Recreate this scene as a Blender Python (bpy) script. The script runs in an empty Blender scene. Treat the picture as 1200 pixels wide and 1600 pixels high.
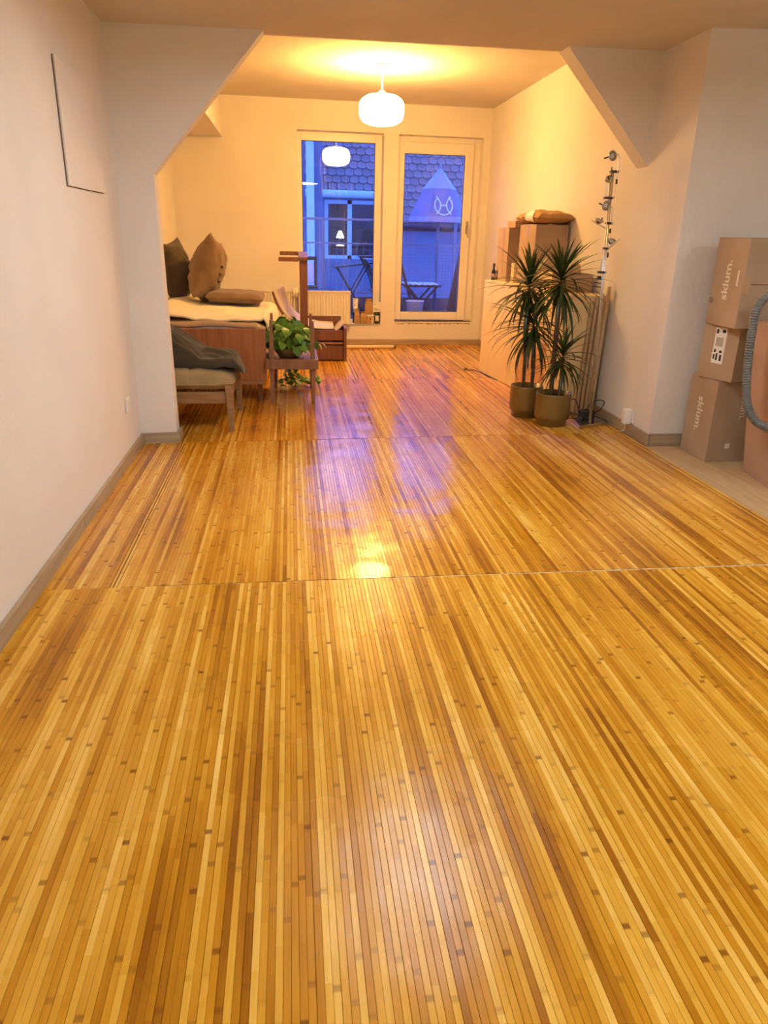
import bpy, bmesh, math, random
from mathutils import Vector, Matrix, noise
random.seed(7)
S = bpy.context.scene
COL = S.collection
PI = math.pi

# ------------------------------------------------------------------ camera, sky, exposure
YAW, PITCH, ROLL, FPX, H = 0.129058, 0.361720, 0.0242213, 1141.3, 1.2
fw = Vector((math.sin(YAW)*math.cos(PITCH), math.cos(YAW)*math.cos(PITCH), -math.sin(PITCH)))
rt0 = Vector((math.cos(YAW), -math.sin(YAW), 0)); up0 = rt0.cross(fw)
rt = rt0*math.cos(ROLL)+up0*math.sin(ROLL); up = up0*math.cos(ROLL)-rt0*math.sin(ROLL)
cd = bpy.data.cameras.new('camera'); cam = bpy.data.objects.new('camera', cd); COL.objects.link(cam)
cam.matrix_world = Matrix(((rt.x, up.x, -fw.x, 0), (rt.y, up.y, -fw.y, 0), (rt.z, up.z, -fw.z, H), (0, 0, 0, 1)))
cd.sensor_fit = 'HORIZONTAL'; cd.sensor_width = 36; cd.lens = 36*FPX/1200; cd.clip_start = .02; cd.clip_end = 200
S.camera = cam

PENDANT_E = 50.0          # warm globe in the far room
PENDANT_C = (1.0, .56, .155)
DISC_E = 15.0             # neutral disc lamp just above the frame, shared by two added fill lamps
DISC_C = (.95, 1.0, 1.03)
SKY_E = 2.6
EXPOSURE = 1.0

w = bpy.data.worlds.new('dusk'); S.world = w; w.use_nodes = True
nt = w.node_tree; nt.nodes.clear()
o_ = nt.nodes.new('ShaderNodeOutputWorld'); bg = nt.nodes.new('ShaderNodeBackground')
tc = nt.nodes.new('ShaderNodeTexCoord'); sp = nt.nodes.new('ShaderNodeSeparateXYZ'); cr = nt.nodes.new('ShaderNodeValToRGB')
nt.links.new(tc.outputs['Generated'], sp.inputs[0]); nt.links.new(sp.outputs['Z'], cr.inputs[0])
cr.color_ramp.elements[0].position = 0.0; cr.color_ramp.elements[0].color = (.10, .21, 1.0, 1)
cr.color_ramp.elements[1].position = 1.0; cr.color_ramp.elements[1].color = (.07, .18, .95, 1)
nt.links.new(cr.outputs[0], bg.inputs[0]); bg.inputs[1].default_value = SKY_E
nt.links.new(bg.outputs[0], o_.inputs[0])
S.view_settings.view_transform = 'Standard'; S.view_settings.look = 'None'
S.view_settings.gamma = 1; S.view_settings.use_curve_mapping = False
S.view_settings.exposure = EXPOSURE
S.cycles.max_bounces = 10; S.cycles.diffuse_bounces = 6; S.cycles.transparent_max_bounces = 12
S.cycles.sample_clamp_indirect = 6

# ------------------------------------------------------------------ materials
def lin(c):
    if isinstance(c, str):
        c = [int(c[i:i+2], 16)/255 for i in (0, 2, 4)]
    return tuple((v/12.92 if v <= .04045 else ((v+.055)/1.055)**2.4) for v in c)
def nodes(name):
    m = bpy.data.materials.new(name); m.use_nodes = True
    return m, m.node_tree, m.node_tree.nodes['Principled BSDF']
def N(t, kind, **kw):
    n = t.nodes.new('ShaderNode'+kind)
    for k, v in kw.items(): setattr(n, k, v)
    return n
def math_n(t, op, a, b=None, c=None):
    n = N(t, 'Math', operation=op)
    for i, v in enumerate((a, b, c)):
        if v is None: continue
        if isinstance(v, (int, float)): n.inputs[i].default_value = v
        else: t.links.new(v, n.inputs[i])
    return n.outputs[0]
def mix_c(t, f, a, b, blend='MIX'):
    n = N(t, 'Mix', data_type='RGBA', blend_type=blend)
    for i, v in ((0, f), (6, a), (7, b)):
        if isinstance(v, (int, float)): n.inputs[i].default_value = v
        elif isinstance(v, tuple): n.inputs[i].default_value = (*v, 1)[:4]
        else: t.links.new(v, n.inputs[i])
    return n.outputs[2]
def M(name, col, rough=.6, metal=0, col2=None, scale=8, stretch=(1, 1, 1), bump=0, bscale=60, spec=.5, detail=4, coat=0, sheen=0, trans=0):
    """base colour varying by noise to col2, optional bump; coordinates in object space"""
    m, t, b = nodes(name)
    b.inputs['Roughness'].default_value = rough; b.inputs['Metallic'].default_value = metal
    b.inputs['Specular IOR Level'].default_value = spec
    b.inputs['Coat Weight'].default_value = coat; b.inputs['Sheen Weight'].default_value = sheen
    tcn = N(t, 'TexCoord'); mp = N(t, 'Mapping'); mp.inputs['Scale'].default_value = stretch
    t.links.new(tcn.outputs['Object'], mp.inputs[0])
    nz = N(t, 'TexNoise'); nz.inputs['Scale'].default_value = scale; nz.inputs['Detail'].default_value = detail
    t.links.new(mp.outputs[0], nz.inputs['Vector'])
    c1 = lin(col); c2 = lin(col2) if col2 else tuple(v*.85 for v in c1)
    rmp = N(t, 'ValToRGB'); rmp.color_ramp.elements[0].position = .3; rmp.color_ramp.elements[1].position = .7
    rmp.color_ramp.elements[0].color = (*c1, 1); rmp.color_ramp.elements[1].color = (*c2, 1)
    t.links.new(nz.outputs[0], rmp.inputs[0]); t.links.new(rmp.outputs[0], b.inputs['Base Color'])
    if bump:
        n2 = N(t, 'TexNoise'); n2.inputs['Scale'].default_value = bscale; n2.inputs['Detail'].default_value = 3
        t.links.new(mp.outputs[0], n2.inputs['Vector'])
        bp = N(t, 'Bump'); bp.inputs['Strength'].default_value = bump; bp.inputs['Distance'].default_value = .01
        t.links.new(n2.outputs[0], bp.inputs['Height']); t.links.new(bp.outputs[0], b.inputs['Normal'])
    if trans: b.inputs['Transmission Weight'].default_value = trans
    return m
def emit(name, col, e):
    m = bpy.data.materials.new(name); m.use_nodes = True; t = m.node_tree; t.nodes.clear()
    o = N(t, 'OutputMaterial'); en = N(t, 'Emission'); en.inputs[0].default_value = (*col, 1); en.inputs[1].default_value = e
    t.links.new(en.outputs[0], o.inputs[0]); return m
def glass_mat(name, tint=(1, 1, 1)):
    m = bpy.data.materials.new(name); m.use_nodes = True; t = m.node_tree; t.nodes.clear()
    o = N(t, 'OutputMaterial'); tr = N(t, 'BsdfTransparent'); gl = N(t, 'BsdfGlossy'); fr = N(t, 'Fresnel'); mx = N(t, 'MixShader')
    tr.inputs[0].default_value = (*tint, 1); gl.inputs['Roughness'].default_value = 0.0; fr.inputs[0].default_value = 1.5
    t.links.new(fr.outputs[0], mx.inputs[0]); t.links.new(tr.outputs[0], mx.inputs[1]); t.links.new(gl.outputs[0], mx.inputs[2])
    t.links.new(mx.outputs[0], o.inputs[0]); return m

SW = .014; MX0, MX1 = -.892, 2.19
def bamboo(seed, r_lo, r_hi, spec):
    """flat bamboo strips: one tone per strip, dark nodes along it, lacquered"""
    m, t, b = nodes('bamboo_%d' % seed)
    g = N(t, 'NewGeometry'); s = N(t, 'SeparateXYZ'); t.links.new(g.outputs['Position'], s.inputs[0])
    X, Y = s.outputs[0], s.outputs[1]
    idn = math_n(t, 'FLOOR', math_n(t, 'DIVIDE', math_n(t, 'SUBTRACT', X, MX0), SW))
    def wn(a, bb):
        c = N(t, 'CombineXYZ')
        for i, v in enumerate((a, bb, seed*3.7+1.3)):
            if isinstance(v, (int, float)): c.inputs[i].default_value = v
            else: t.links.new(v, c.inputs[i])
        n = N(t, 'TexWhiteNoise', noise_dimensions='3D'); t.links.new(c.outputs[0], n.inputs['Vector']); return n.outputs[0]
    r1, r2, r3 = wn(idn, 1.0), wn(idn, 2.0), wn(idn, 3.0)
    per = math_n(t, 'ADD', math_n(t, 'MULTIPLY', r2, .14), .24)
    v = math_n(t, 'ADD', math_n(t, 'DIVIDE', Y, per), math_n(t, 'MULTIPLY', r3, 17.0))
    seg = math_n(t, 'FLOOR', v); f = math_n(t, 'FRACT', v)
    rs = wn(idn, math_n(t, 'ADD', seg, 10.5))
    rs2 = wn(idn, math_n(t, 'ADD', seg, 200.5))
    # neighbouring strips often come from one culm: slow variation across x
    cx = N(t, 'CombineXYZ'); t.links.new(math_n(t, 'MULTIPLY', X, 9.0), cx.inputs[0]); t.links.new(math_n(t, 'MULTIPLY', Y, 1.1), cx.inputs[1]); cx.inputs[2].default_value = seed*5.1
    nz = N(t, 'TexNoise'); nz.inputs['Scale'].default_value = 1.0; nz.inputs['Detail'].default_value = 3; t.links.new(cx.outputs[0], nz.inputs['Vector'])
    cg = N(t, 'CombineXYZ'); t.links.new(math_n(t, 'MULTIPLY', X, 260.0), cg.inputs[0]); t.links.new(math_n(t, 'MULTIPLY', Y, 7.0), cg.inputs[1])
    gr = N(t, 'TexNoise'); gr.inputs['Scale'].default_value = 1.0; gr.inputs['Detail'].default_value = 3; t.links.new(cg.outputs[0], gr.inputs['Vector'])
    tone = math_n(t, 'ADD', math_n(t, 'MULTIPLY', r1, .56), math_n(t, 'MULTIPLY', rs, .20))
    tone = math_n(t, 'ADD', tone, math_n(t, 'MULTIPLY', math_n(t, 'SUBTRACT', nz.outputs[0], .5), .75))
    tone = math_n(t, 'ADD', tone, math_n(t, 'MULTIPLY', math_n(t, 'SUBTRACT', gr.outputs[0], .5), .22))
    lo = N(t, 'TexNoise'); lo.inputs['Scale'].default_value = 1.3; lo.inputs['Detail'].default_value = 3
    cw = N(t, 'CombineXYZ'); t.links.new(X, cw.inputs[0]); t.links.new(math_n(t, 'MULTIPLY', Y, .7), cw.inputs[1]); cw.inputs[2].default_value = 4.2
    t.links.new(cw.outputs[0], lo.inputs['Vector'])
    tone = math_n(t, 'ADD', tone, math_n(t, 'MULTIPLY', math_n(t, 'SUBTRACT', lo.outputs[0], .5), .55))
    tone = math_n(t, 'ADD', tone, .065)
    cols = ('94590a', 'c78a1b', 'dfab3d', 'f8d072') if seed == 0 else ('925708', 'c5841a', 'dda63b', 'f5cb6c')   # the nearest mat gets a yellower, lighter ramp
    rp = N(t, 'ValToRGB'); e = rp.color_ramp.elements
    e[0].position = .05; e[0].color = (*lin(cols[0]), 1)
    e[1].position = .95; e[1].color = (*lin(cols[3]), 1)
    k = rp.color_ramp.elements.new(.35); k.color = (*lin(cols[1]), 1)
    k = rp.color_ramp.elements.new(.65); k.color = (*lin(cols[2]), 1)
    t.links.new(tone, rp.inputs[0])
    # node: a dark band with a soft tail on one side
    hw = math_n(t, 'DIVIDE', .0085, per)
    d = math_n(t, 'ABSOLUTE', math_n(t, 'SUBTRACT', f, .5))
    band = N(t, 'MapRange'); t.links.new(d, band.inputs[0]); t.links.new(hw, band.inputs[2]); band.inputs[1].default_value = 0.004; band.inputs[3].default_value = 1; band.inputs[4].default_value = 0
    nd = math_n(t, 'MULTIPLY', math_n(t, 'MINIMUM', math_n(t, 'MULTIPLY', band.outputs[0], 1.6), 1.0), math_n(t, 'MULTIPLY', math_n(t, 'POWER', rs2, 1.9), .9))
    tail = N(t, 'MapRange'); t.links.new(math_n(t, 'SUBTRACT', f, .5), tail.inputs[0]); tail.inputs[1].default_value = 0; tail.inputs[2].default_value = .3; tail.inputs[3].default_value = .32; tail.inputs[4].default_value = 0
    tl = math_n(t, 'MULTIPLY', math_n(t, 'MULTIPLY', tail.outputs[0], math_n(t, 'GREATER_THAN', f, .5)), rs)
    c = mix_c(t, tl, rp.outputs[0], lin('b0741a')); c = mix_c(t, nd, c, lin('7c4a14'))
    t.links.new(c, b.inputs['Base Color'])
    # scuffed lacquer
    cl = N(t, 'CombineXYZ'); t.links.new(X, cl.inputs[0]); t.links.new(Y, cl.inputs[1])
    sc = N(t, 'TexNoise'); sc.inputs['Scale'].default_value = 3.0; sc.inputs['Detail'].default_value = 2; t.links.new(cl.outputs[0], sc.inputs['Vector'])
    ro = N(t, 'MapRange'); t.links.new(sc.outputs[0], ro.inputs[0]); ro.inputs[1].default_value = .12; ro.inputs[2].default_value = .88; ro.inputs[3].default_value = r_lo; ro.inputs[4].default_value = r_hi
    t.links.new(ro.outputs[0], b.inputs['Roughness'])
    wv = N(t, 'TexNoise'); wv.inputs['Scale'].default_value = 4.0; wv.inputs['Detail'].default_value = 2; t.links.new(cl.outputs[0], wv.inputs['Vector'])
    hgt = math_n(t, 'ADD', math_n(t, 'MULTIPLY', wv.outputs[0], 1.0), math_n(t, 'MULTIPLY', gr.outputs[0], .012))
    bp = N(t, 'Bump'); bp.inputs['Strength'].default_value = .5; bp.inputs['Distance'].default_value = .012
    t.links.new(hgt, bp.inputs['Height']); t.links.new(bp.outputs[0], b.inputs['Normal'])
    b.inputs['Specular IOR Level'].default_value = spec
    return m

WALL = M('white_wall_paint', 'e6e1da', .75, col2='e0dad2', scale=2.5, bump=.25, bscale=35, spec=.2)
CEIL = M('white_ceiling_paint', 'd6cdbf', .85, col2='cec5b6', scale=2, bump=.2, bscale=30, spec=.15)
PVC = M('white_pvc', 'ece6de', .35, col2='e6e0d6', scale=3)
RUB = M('rubber_seal', '2a2a2c', .6)
SKIRT = M('greyed_oak_skirting', 'b4a082', .55, col2='9a866a', scale=3, stretch=(1, 1, 14), bump=.1)
OAK = M('pale_oak_laminate', 'd0b488', .42, col2='bc9c70', scale=3, stretch=(12, 1, 1), detail=6)
GLASS = glass_mat('window_glass')
RADI = M('radiator_enamel', 'ece4d4', .35, col2='e6dece', scale=4)
TEAK = M('teak_veneer', 'b8784a', .4, col2='9a6034', scale=4, stretch=(9, 9, .6), detail=6)
WALNUT = M('brown_stained_beech', '9c7050', .42, col2='7e563a', scale=5, stretch=(7, 7, .8), detail=5)
WALNUT2 = M('dark_stained_wood', '7c5034', .42, col2='623c26', scale=5, stretch=(7, 7, .8), detail=5)
CHAIRWOOD = M('oak_chair_frame', 'a07c54', .45, col2='86643e', scale=5, stretch=(2, 8, 8), detail=5)
LINEN = M('cream_blanket', 'f0e4c0', .9, col2='e6d8b0', scale=6, bump=.35, bscale=180, sheen=.3, spec=.1)
SHEET = M('taupe_sheet', 'b59c80', .9, col2='a48a70', scale=6, bump=.2, bscale=120, spec=.1)
MATT = M('mattress_ticking', 'd8cdb8', .9, scale=8, bump=.2, bscale=100, spec=.1)
DKFAB = M('dark_olive_fabric', '5a4e40', .95, col2='4a4034', scale=9, bump=.5, bscale=160, sheen=.2, spec=.1)
BRFAB = M('brown_corduroy', '8a7058', .95, col2='78604a', scale=7, bump=.5, bscale=160, sheen=.25, spec=.1)
SEATFAB = M('olive_seat_cloth', 'a08c66', .95, col2='907c58', scale=9, bump=.4, bscale=160, sheen=.2, spec=.1)
SEATFAB2 = M('pale_seat_cloth', 'b59c6c', .95, col2='a08a5e', scale=20, bump=.4, bscale=160, spec=.1)
COAT = M('dark_grey_coat', '4e483a', .95, col2='3a372e', scale=6, bump=.5, bscale=120, sheen=.2, spec=.1)
CARD = M('cardboard', 'b29a80', .8, col2='a88f74', scale=5, bump=.08, bscale=30, spec=.2)
CARD2 = M('pinkish_cardboard', 'b8967e', .8, col2='ac8a72', scale=5, bump=.08, bscale=30, spec=.2)
KRAFT = M('kraft_paper', 'b08a5c', .7, col2='9a764a', scale=7, bump=.3, bscale=25, spec=.3)
WHITEP = M('white_paper', 'eeeae0', .7, scale=5)
INK = M('black_ink', '1c1a18', .6)
WINK = M('white_print', 'e8ddcc', .7)
TAPE = M('packing_tape', 'c09a70', .25, spec=.6)
CREAM = M('cream_laminate', 'f0dcaa', .45, col2='ead4a0', scale=2, spec=.4)
ORANGEW = M('orange_pine_board', 'd8ac78', .5, col2='c89a64', scale=4, stretch=(6, 6, .7))
BOARDEDGE = M('pale_board_edge', 'c8ae88', .6, col2='b2946c', scale=4, stretch=(8, 8, .5))
SILVER = M('brushed_steel', 'cfc9c0', .25, metal=1, col2='bdb6ac', scale=30)
CHROME = M('chrome', 'e0ddd8', .28, metal=1)
BLACK = M('black_plastic', '1e1c1a', .45)
CABLE = M('black_cable_rubber', '221e1a', .5)
WPLAS = M('white_plastic', 'f0ece6', .35)
POT = M('bronze_green_ceramic', '7a5f2a', .38, col2='684e22', scale=6, coat=.2)
SOIL = M('potting_soil', '3a2a1c', .95, col2='261a10', scale=60, bump=.8, bscale=80)
BARK = M('dracaena_bark', '6e5640', .85, col2='4a3826', scale=14, stretch=(1, 1, 6), bump=.6, bscale=40)
LEAFD = M('dracaena_leaf', '34431c', .42, col2='26340f', scale=4, spec=.5)
LEAFD2 = M('dracaena_leaf_light', '46521f', .42, col2='36431a', scale=4, spec=.5)
LEAFP = M('pothos_leaf', '5e8e30', .38, col2='427426', scale=9, spec=.5)
LEAFY = M('yellow_green_leaf', 'a8a838', .4, col2='8c9a2c', scale=9)
VINE = M('vine_stem', '7a8a3c', .6)
BOWL = M('stoneware_bowl', '8a6a44', .5, col2='6e5232', scale=8)
SHELLW = M('pale_plywood_shell', 'd8c8bc', .45, col2='cabaae', scale=4, stretch=(1, 8, 1))
DKSTEEL = M('dark_paint_steel', '3a3a40', .5)
GREEN = M('green_bottle_glass', '12301a', .08, spec=.8)
HOSE = M('grey_hose_plastic', '6c6e6c', .42, col2='5e605e', scale=20)
# outside
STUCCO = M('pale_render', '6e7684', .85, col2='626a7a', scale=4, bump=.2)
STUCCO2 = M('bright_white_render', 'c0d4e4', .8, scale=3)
TILE = M('clay_roof_tile', '907870', .75, col2='7e6860', scale=9, bump=.3, bscale=40)
TILE2 = M('dark_clay_roof_tile', '866e66', .75, col2='766058', scale=9, bump=.3, bscale=40)
CONC = M('balcony_concrete', '6a625e', .8, col2='565050', scale=6, bump=.2)
DKWOOD = M('weathered_wood', '5a4038', .7, col2='48322c', scale=5, stretch=(6, 6, .7))
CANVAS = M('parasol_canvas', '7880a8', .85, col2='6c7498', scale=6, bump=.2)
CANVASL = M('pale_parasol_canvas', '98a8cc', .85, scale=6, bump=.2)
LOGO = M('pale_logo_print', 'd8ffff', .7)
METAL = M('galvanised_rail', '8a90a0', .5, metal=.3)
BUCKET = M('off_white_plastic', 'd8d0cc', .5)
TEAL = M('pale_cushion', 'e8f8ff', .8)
STREAK = glass_mat('dried_drip', (.85, .85, .9))

# ------------------------------------------------------------------ mesh helpers
class MB:
    def __init__(s): s.v = []; s.f = []; s.sm = []; s.mi = []
    def add(s, vs, fs, smooth=False, mi=0):
        b = len(s.v); s.v += [tuple(v) for v in vs]
        for f in fs: s.f.append(tuple(b+i for i in f)); s.sm.append(smooth); s.mi.append(mi)
        return s
    def box(s, x0, x1, y0, y1, z0, z1, T=None, mi=0):
        v = [Vector(p) for p in ((x0,y0,z0),(x1,y0,z0),(x1,y1,z0),(x0,y1,z0),(x0,y0,z1),(x1,y0,z1),(x1,y1,z1),(x0,y1,z1))]
        if T: v = [T @ p for p in v]
        return s.add(v, [(0,3,2,1),(4,5,6,7),(0,1,5,4),(1,2,6,5),(2,3,7,6),(3,0,4,7)], mi=mi)
    def hexa(s, p, mi=0):
        return s.add(p, [(0,3,2,1),(4,5,6,7),(0,1,5,4),(1,2,6,5),(2,3,7,6),(3,0,4,7)], mi=mi)
    def bar(s, a, b, w0, w1=None, n=4, d=None):
        """tapered square bar from a to b; half sizes w0 at a, w1 at b"""
        w1 = w0 if w1 is None else w1; a, b = Vector(a), Vector(b); z = (b-a).normalized()
        x = Vector((1,0,0)); x = (x-z*x.dot(z)); x = x.normalized() if x.length > .05 else Vector((0,1,0)); y = z.cross(x)
        d = d or 1.0
        q = lambda c, w: [c-x*w-y*w*d, c+x*w-y*w*d, c+x*w+y*w*d, c-x*w+y*w*d]
        return s.hexa(q(a, w0)+q(b, w1))
    def tube(s, pts, r, n=8, cap=True, smooth=True):
        pts = [Vector(p) for p in pts]; rs = r if isinstance(r, (list, tuple)) else [r]*len(pts)
        t0 = (pts[1]-pts[0]).normalized(); u = t0.orthogonal().normalized(); vs = []
        for i, p in enumerate(pts):
            t = (pts[min(i+1, len(pts)-1)]-pts[max(i-1, 0)]).normalized()
            u = (u-t*u.dot(t)).normalized(); v = t.cross(u)
            vs += [p+(u*math.cos(2*PI*k/n)+v*math.sin(2*PI*k/n))*rs[i] for k in range(n)]
        fs = [(i*n+k, i*n+(k+1) % n, (i+1)*n+(k+1) % n, (i+1)*n+k) for i in range(len(pts)-1) for k in range(n)]
        if cap: fs += [tuple(range(n))[::-1], tuple((len(pts)-1)*n+k for k in range(n))]
        return s.add(vs, fs, smooth)
    def lathe(s, prof, c, n=32, T=None, smooth=True, ripple=None):
        c = Vector(c); vs = []
        for i, (r, z) in enumerate(prof):
            for k in range(n):
                rr = r*(1+(ripple(i, k) if ripple else 0)); p = Vector((rr*math.cos(2*PI*k/n), rr*math.sin(2*PI*k/n), z))
                vs.append(c+(T @ p if T else p))
        fs = [(i*n+k, i*n+(k+1) % n, (i+1)*n+(k+1) % n, (i+1)*n+k) for i in range(len(prof)-1) for k in range(n)]
        if prof[0][0] > 1e-6: fs.append(tuple(range(n))[::-1])
        if prof[-1][0] > 1e-6: fs.append(tuple((len(prof)-1)*n+k for k in range(n)))
        return s.add(vs, fs, smooth)
    def prism(s, poly, fa, fb):
        n = len(poly); vs = [fa(p) for p in poly]+[fb(p) for p in poly]
        return s.add(vs, [tuple(range(n))[::-1], tuple(range(n, 2*n))]+[(i, (i+1) % n, n+(i+1) % n, n+i) for i in range(n)])
    def grid(s, fn, nu, nv, smooth=True, mi=0):
        vs = [fn(i/nu, j/nv) for j in range(nv+1) for i in range(nu+1)]
        return s.add(vs, [(j*(nu+1)+i, j*(nu+1)+i+1, (j+1)*(nu+1)+i+1, (j+1)*(nu+1)+i) for j in range(nv) for i in range(nu)], smooth, mi)
    def mesh(s, name, mats, org=(0, 0, 0)):
        me = bpy.data.meshes.new(name); o = Vector(org)
        me.from_pydata([Vector(v)-o for v in s.v], [], s.f)
        for m in (mats if isinstance(mats, (list, tuple)) else [mats]): me.materials.append(m)
        me.polygons.foreach_set('use_smooth', s.sm); me.polygons.foreach_set('material_index', s.mi)
        bm = bmesh.new(); bm.from_mesh(me); bmesh.ops.recalc_face_normals(bm, faces=bm.faces); bm.to_mesh(me); bm.free()
        me.update(); return me
ORG = {}
def obj(name, mb, mat, parent=None, bevel=0, sub=0, solid=0, org=None):
    o0 = ORG.get(parent.name, Vector((0, 0, 0))) if parent else Vector(org or (0, 0, 0))
    o = bpy.data.objects.new(name, mb.mesh(name, mat, o0)); COL.objects.link(o)
    if parent: o.parent = parent
    else: o.location = o0
    ORG[o.name] = o0
    if solid:
        md = o.modifiers.new('t', 'SOLIDIFY'); md.thickness = solid; md.offset = 0
    if bevel:
        md = o.modifiers.new('b', 'BEVEL'); md.width = bevel; md.segments = 2; md.limit_method = 'ANGLE'; md.angle_limit = .6
    if sub:
        md = o.modifiers.new('s', 'SUBSURF'); md.levels = sub; md.render_levels = sub
    return o
def tag(o, label, cat, group=None):
    o['label'] = label; o['category'] = cat
    if group: o['group'] = group
    return o
def thing(name, loc, label=None, cat=None, group=None, kind=None):
    o = bpy.data.objects.new(name, None); COL.objects.link(o); o.location = loc; ORG[o.name] = Vector(loc)
    o.empty_display_size = .1
    if label: tag(o, label, cat, group)
    if kind: o['kind'] = kind
    return o
def struct(name, mb, mat, parent=None, bevel=0):
    o = obj(name, mb, mat, parent, bevel)
    if not parent: o['kind'] = 'structure'
    return o
def copy_tree(src, parent=None):
    c = src.copy(); COL.objects.link(c); c.parent = parent
    for ch in list(src.children): copy_tree(ch, c)
    return c
def B1(*a): return MB().box(*a)
def nz3(x, y, z=0): return noise.noise(Vector((x, y, z)))
def spline(pts, n=8):
    P = [Vector(p) for p in pts]; P = [P[0]*2-P[1]]+P+[P[-1]*2-P[-2]]; out = []
    for i in range(1, len(P)-2):
        for k in range(n):
            t = k/n; a, b, c, d = P[i-1:i+3]
            out.append(.5*((2*b)+(c-a)*t+(2*a-5*b+4*c-d)*t*t+(3*b-a-3*c+d)*t**3))
    return out+[P[-2]]
def text_mb(txt, size, o, u, v, depth=.0006):
    """lettering lying on a face: o = origin, u = reading direction, v = letter-up direction"""
    cu = bpy.data.curves.new('t', 'FONT'); cu.body = txt; cu.size = size; cu.offset = size*.018; cu.resolution_u = 3
    to = bpy.data.objects.new('t', cu); COL.objects.link(to)
    bpy.context.view_layer.update()
    me = bpy.data.meshes.new_from_object(to.evaluated_get(bpy.context.evaluated_depsgraph_get()))
    o, u, v = Vector(o), Vector(u).normalized(), Vector(v).normalized(); n = u.cross(v)
    mb = MB(); mb.add([o+u*p.co.x+v*p.co.y+n*depth for p in me.vertices], [tuple(p.vertices) for p in me.polygons])
    bpy.data.objects.remove(to); bpy.data.curves.remove(cu); bpy.data.meshes.remove(me)
    return mb

# ------------------------------------------------------------------ the room shell
zc = lambda x: 2.19+.03*x                                  # underside of the low near ceiling
yf = lambda x: 4.42+.12*(x+.70)                            # front of the brace wall
FL = -.0066
fl = struct('floor', B1(-1.4, 4.4, -2.4, 9.0, -.2, FL-.003), OAK)
k = 0
for i in range(12):                                        # laminate boards, bare to the right of the mats
    x0 = 2.0+i*.19; y = -.9+(i*37 % 10)*.1
    while y < 4.3:
        y1 = min(y+1.25, 4.232)
        if y1 > y+.05:
            obj('plank', B1(x0+.0008, x0+.1892, max(y, -2.2)+.0008, y1-.0008, FL-.004, FL), OAK, fl, bevel=.0012)
        y += 1.25

wl = struct('wall_left', B1(-1.1, -.905, -2.2, 4.5, -.1, 2.35), WALL)
mbp = MB()                                                 # left pillar with its diagonal brace, one plastered piece
poly = [(-1.3, -.1), (-.70, -.1), (-.715, 1.482), (-.112, 2.187), (-.10, 2.40), (-1.3, 2.40)]
mbp.prism(poly, lambda p: (p[0], yf(p[0])+0.0, p[1]), lambda p: (p[0], yf(p[0])+.115, p[1]))
struct('trim_1', mbp, WALL)
mbp = MB()
poly = [(1.612, 2.238), (2.225, 1.632), (2.3, 1.632), (2.3, 2.45), (1.60, 2.45)]
mbp.prism(poly, lambda p: (p[0], yf(p[0]), p[1]), lambda p: (p[0], yf(p[0])+.16, p[1]))
struct('trim_2', mbp, WALL)
cn = MB()                                                  # near ceiling, a thick sloping slab ending above the braces
cp = [(-1.1, -2.3), (4.3, -2.3), (4.3, 4.3), (2.3, 4.5), (2.3, yf(2.3)+.15), (-1.1, yf(-1.1)+.085)]
cn.prism(cp, lambda p: (p[0], p[1], zc(p[0])), lambda p: (p[0], p[1], 2.75))
struct('ceiling_near', cn, CEIL)
struct('ceiling_far', B1(-1.4, 2.4, 4.40, 9.05, 2.51, 2.7), CEIL)
struct('wall_far_left', B1(-1.4, -1.2, 4.42, 9.0, -.1, 2.6), WALL)
struct('trim_3', B1(-1.25, -.672, 4.75, 8.75, 2.122, 2.55), WALL)        # boxed-in bulkhead above the bed
wr = MB(); L = [(2.22, 4.24), (4.3, 4.24), (4.3, 4.42), (2.40, 4.42), (2.40, 9.0), (2.22, 9.0)]
wr.prism(L, lambda p: (p[0], p[1], -.1), lambda p: (p[0], p[1], 2.65)); struct('wall_right', wr, WALL)
struct('wall_alcove', B1(4.1, 4.3, -2.3, 4.3, -.1, 2.6), WALL)
struct('wall_rear', B1(-1.1, 4.3, -2.4, -2.2, -.1, 2.6), WALL)

# back wall, turned two degrees: bk(s, d, z) -> s along, d outward
AL = 0.0344881; BU = Vector((math.cos(AL), math.sin(AL), 0)); BN = Vector((-math.sin(AL), math.cos(AL), 0))
BO = Vector((0, 8.689-1.209*math.tan(AL), 0))
def bk(s, d, z): return BO+BU*s+BN*d+Vector((0, 0, z))
BT = Matrix.Translation(BO) @ Matrix.Rotation(AL, 4, 'Z')
def bb(mb, s0, s1, d0, d1, z0, z1): return mb.box(s0, s1, d0, d1, z0, z1, T=BT)
W0, W1, WZ0, WZ1 = .102, 1.032, .231, 2.225
D0, D1, DZ0, DZ1 = 1.195, 2.140, .255, 2.222
wb = MB(); TH = .30
for a in ((-1.4, W0, -.1, 2.6), (W0, W1, -.1, WZ0), (W0, W1, WZ1, 2.6), (W1, D0, -.1, 2.6), (D0, D1, -.1, DZ0), (D0, D1, DZ1, 2.6), (D1, 2.5, -.1, 2.6)):
    bb(wb, a[0], a[1], 0, TH, a[2], a[3])
struct('wall_back', wb, WALL)

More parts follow.
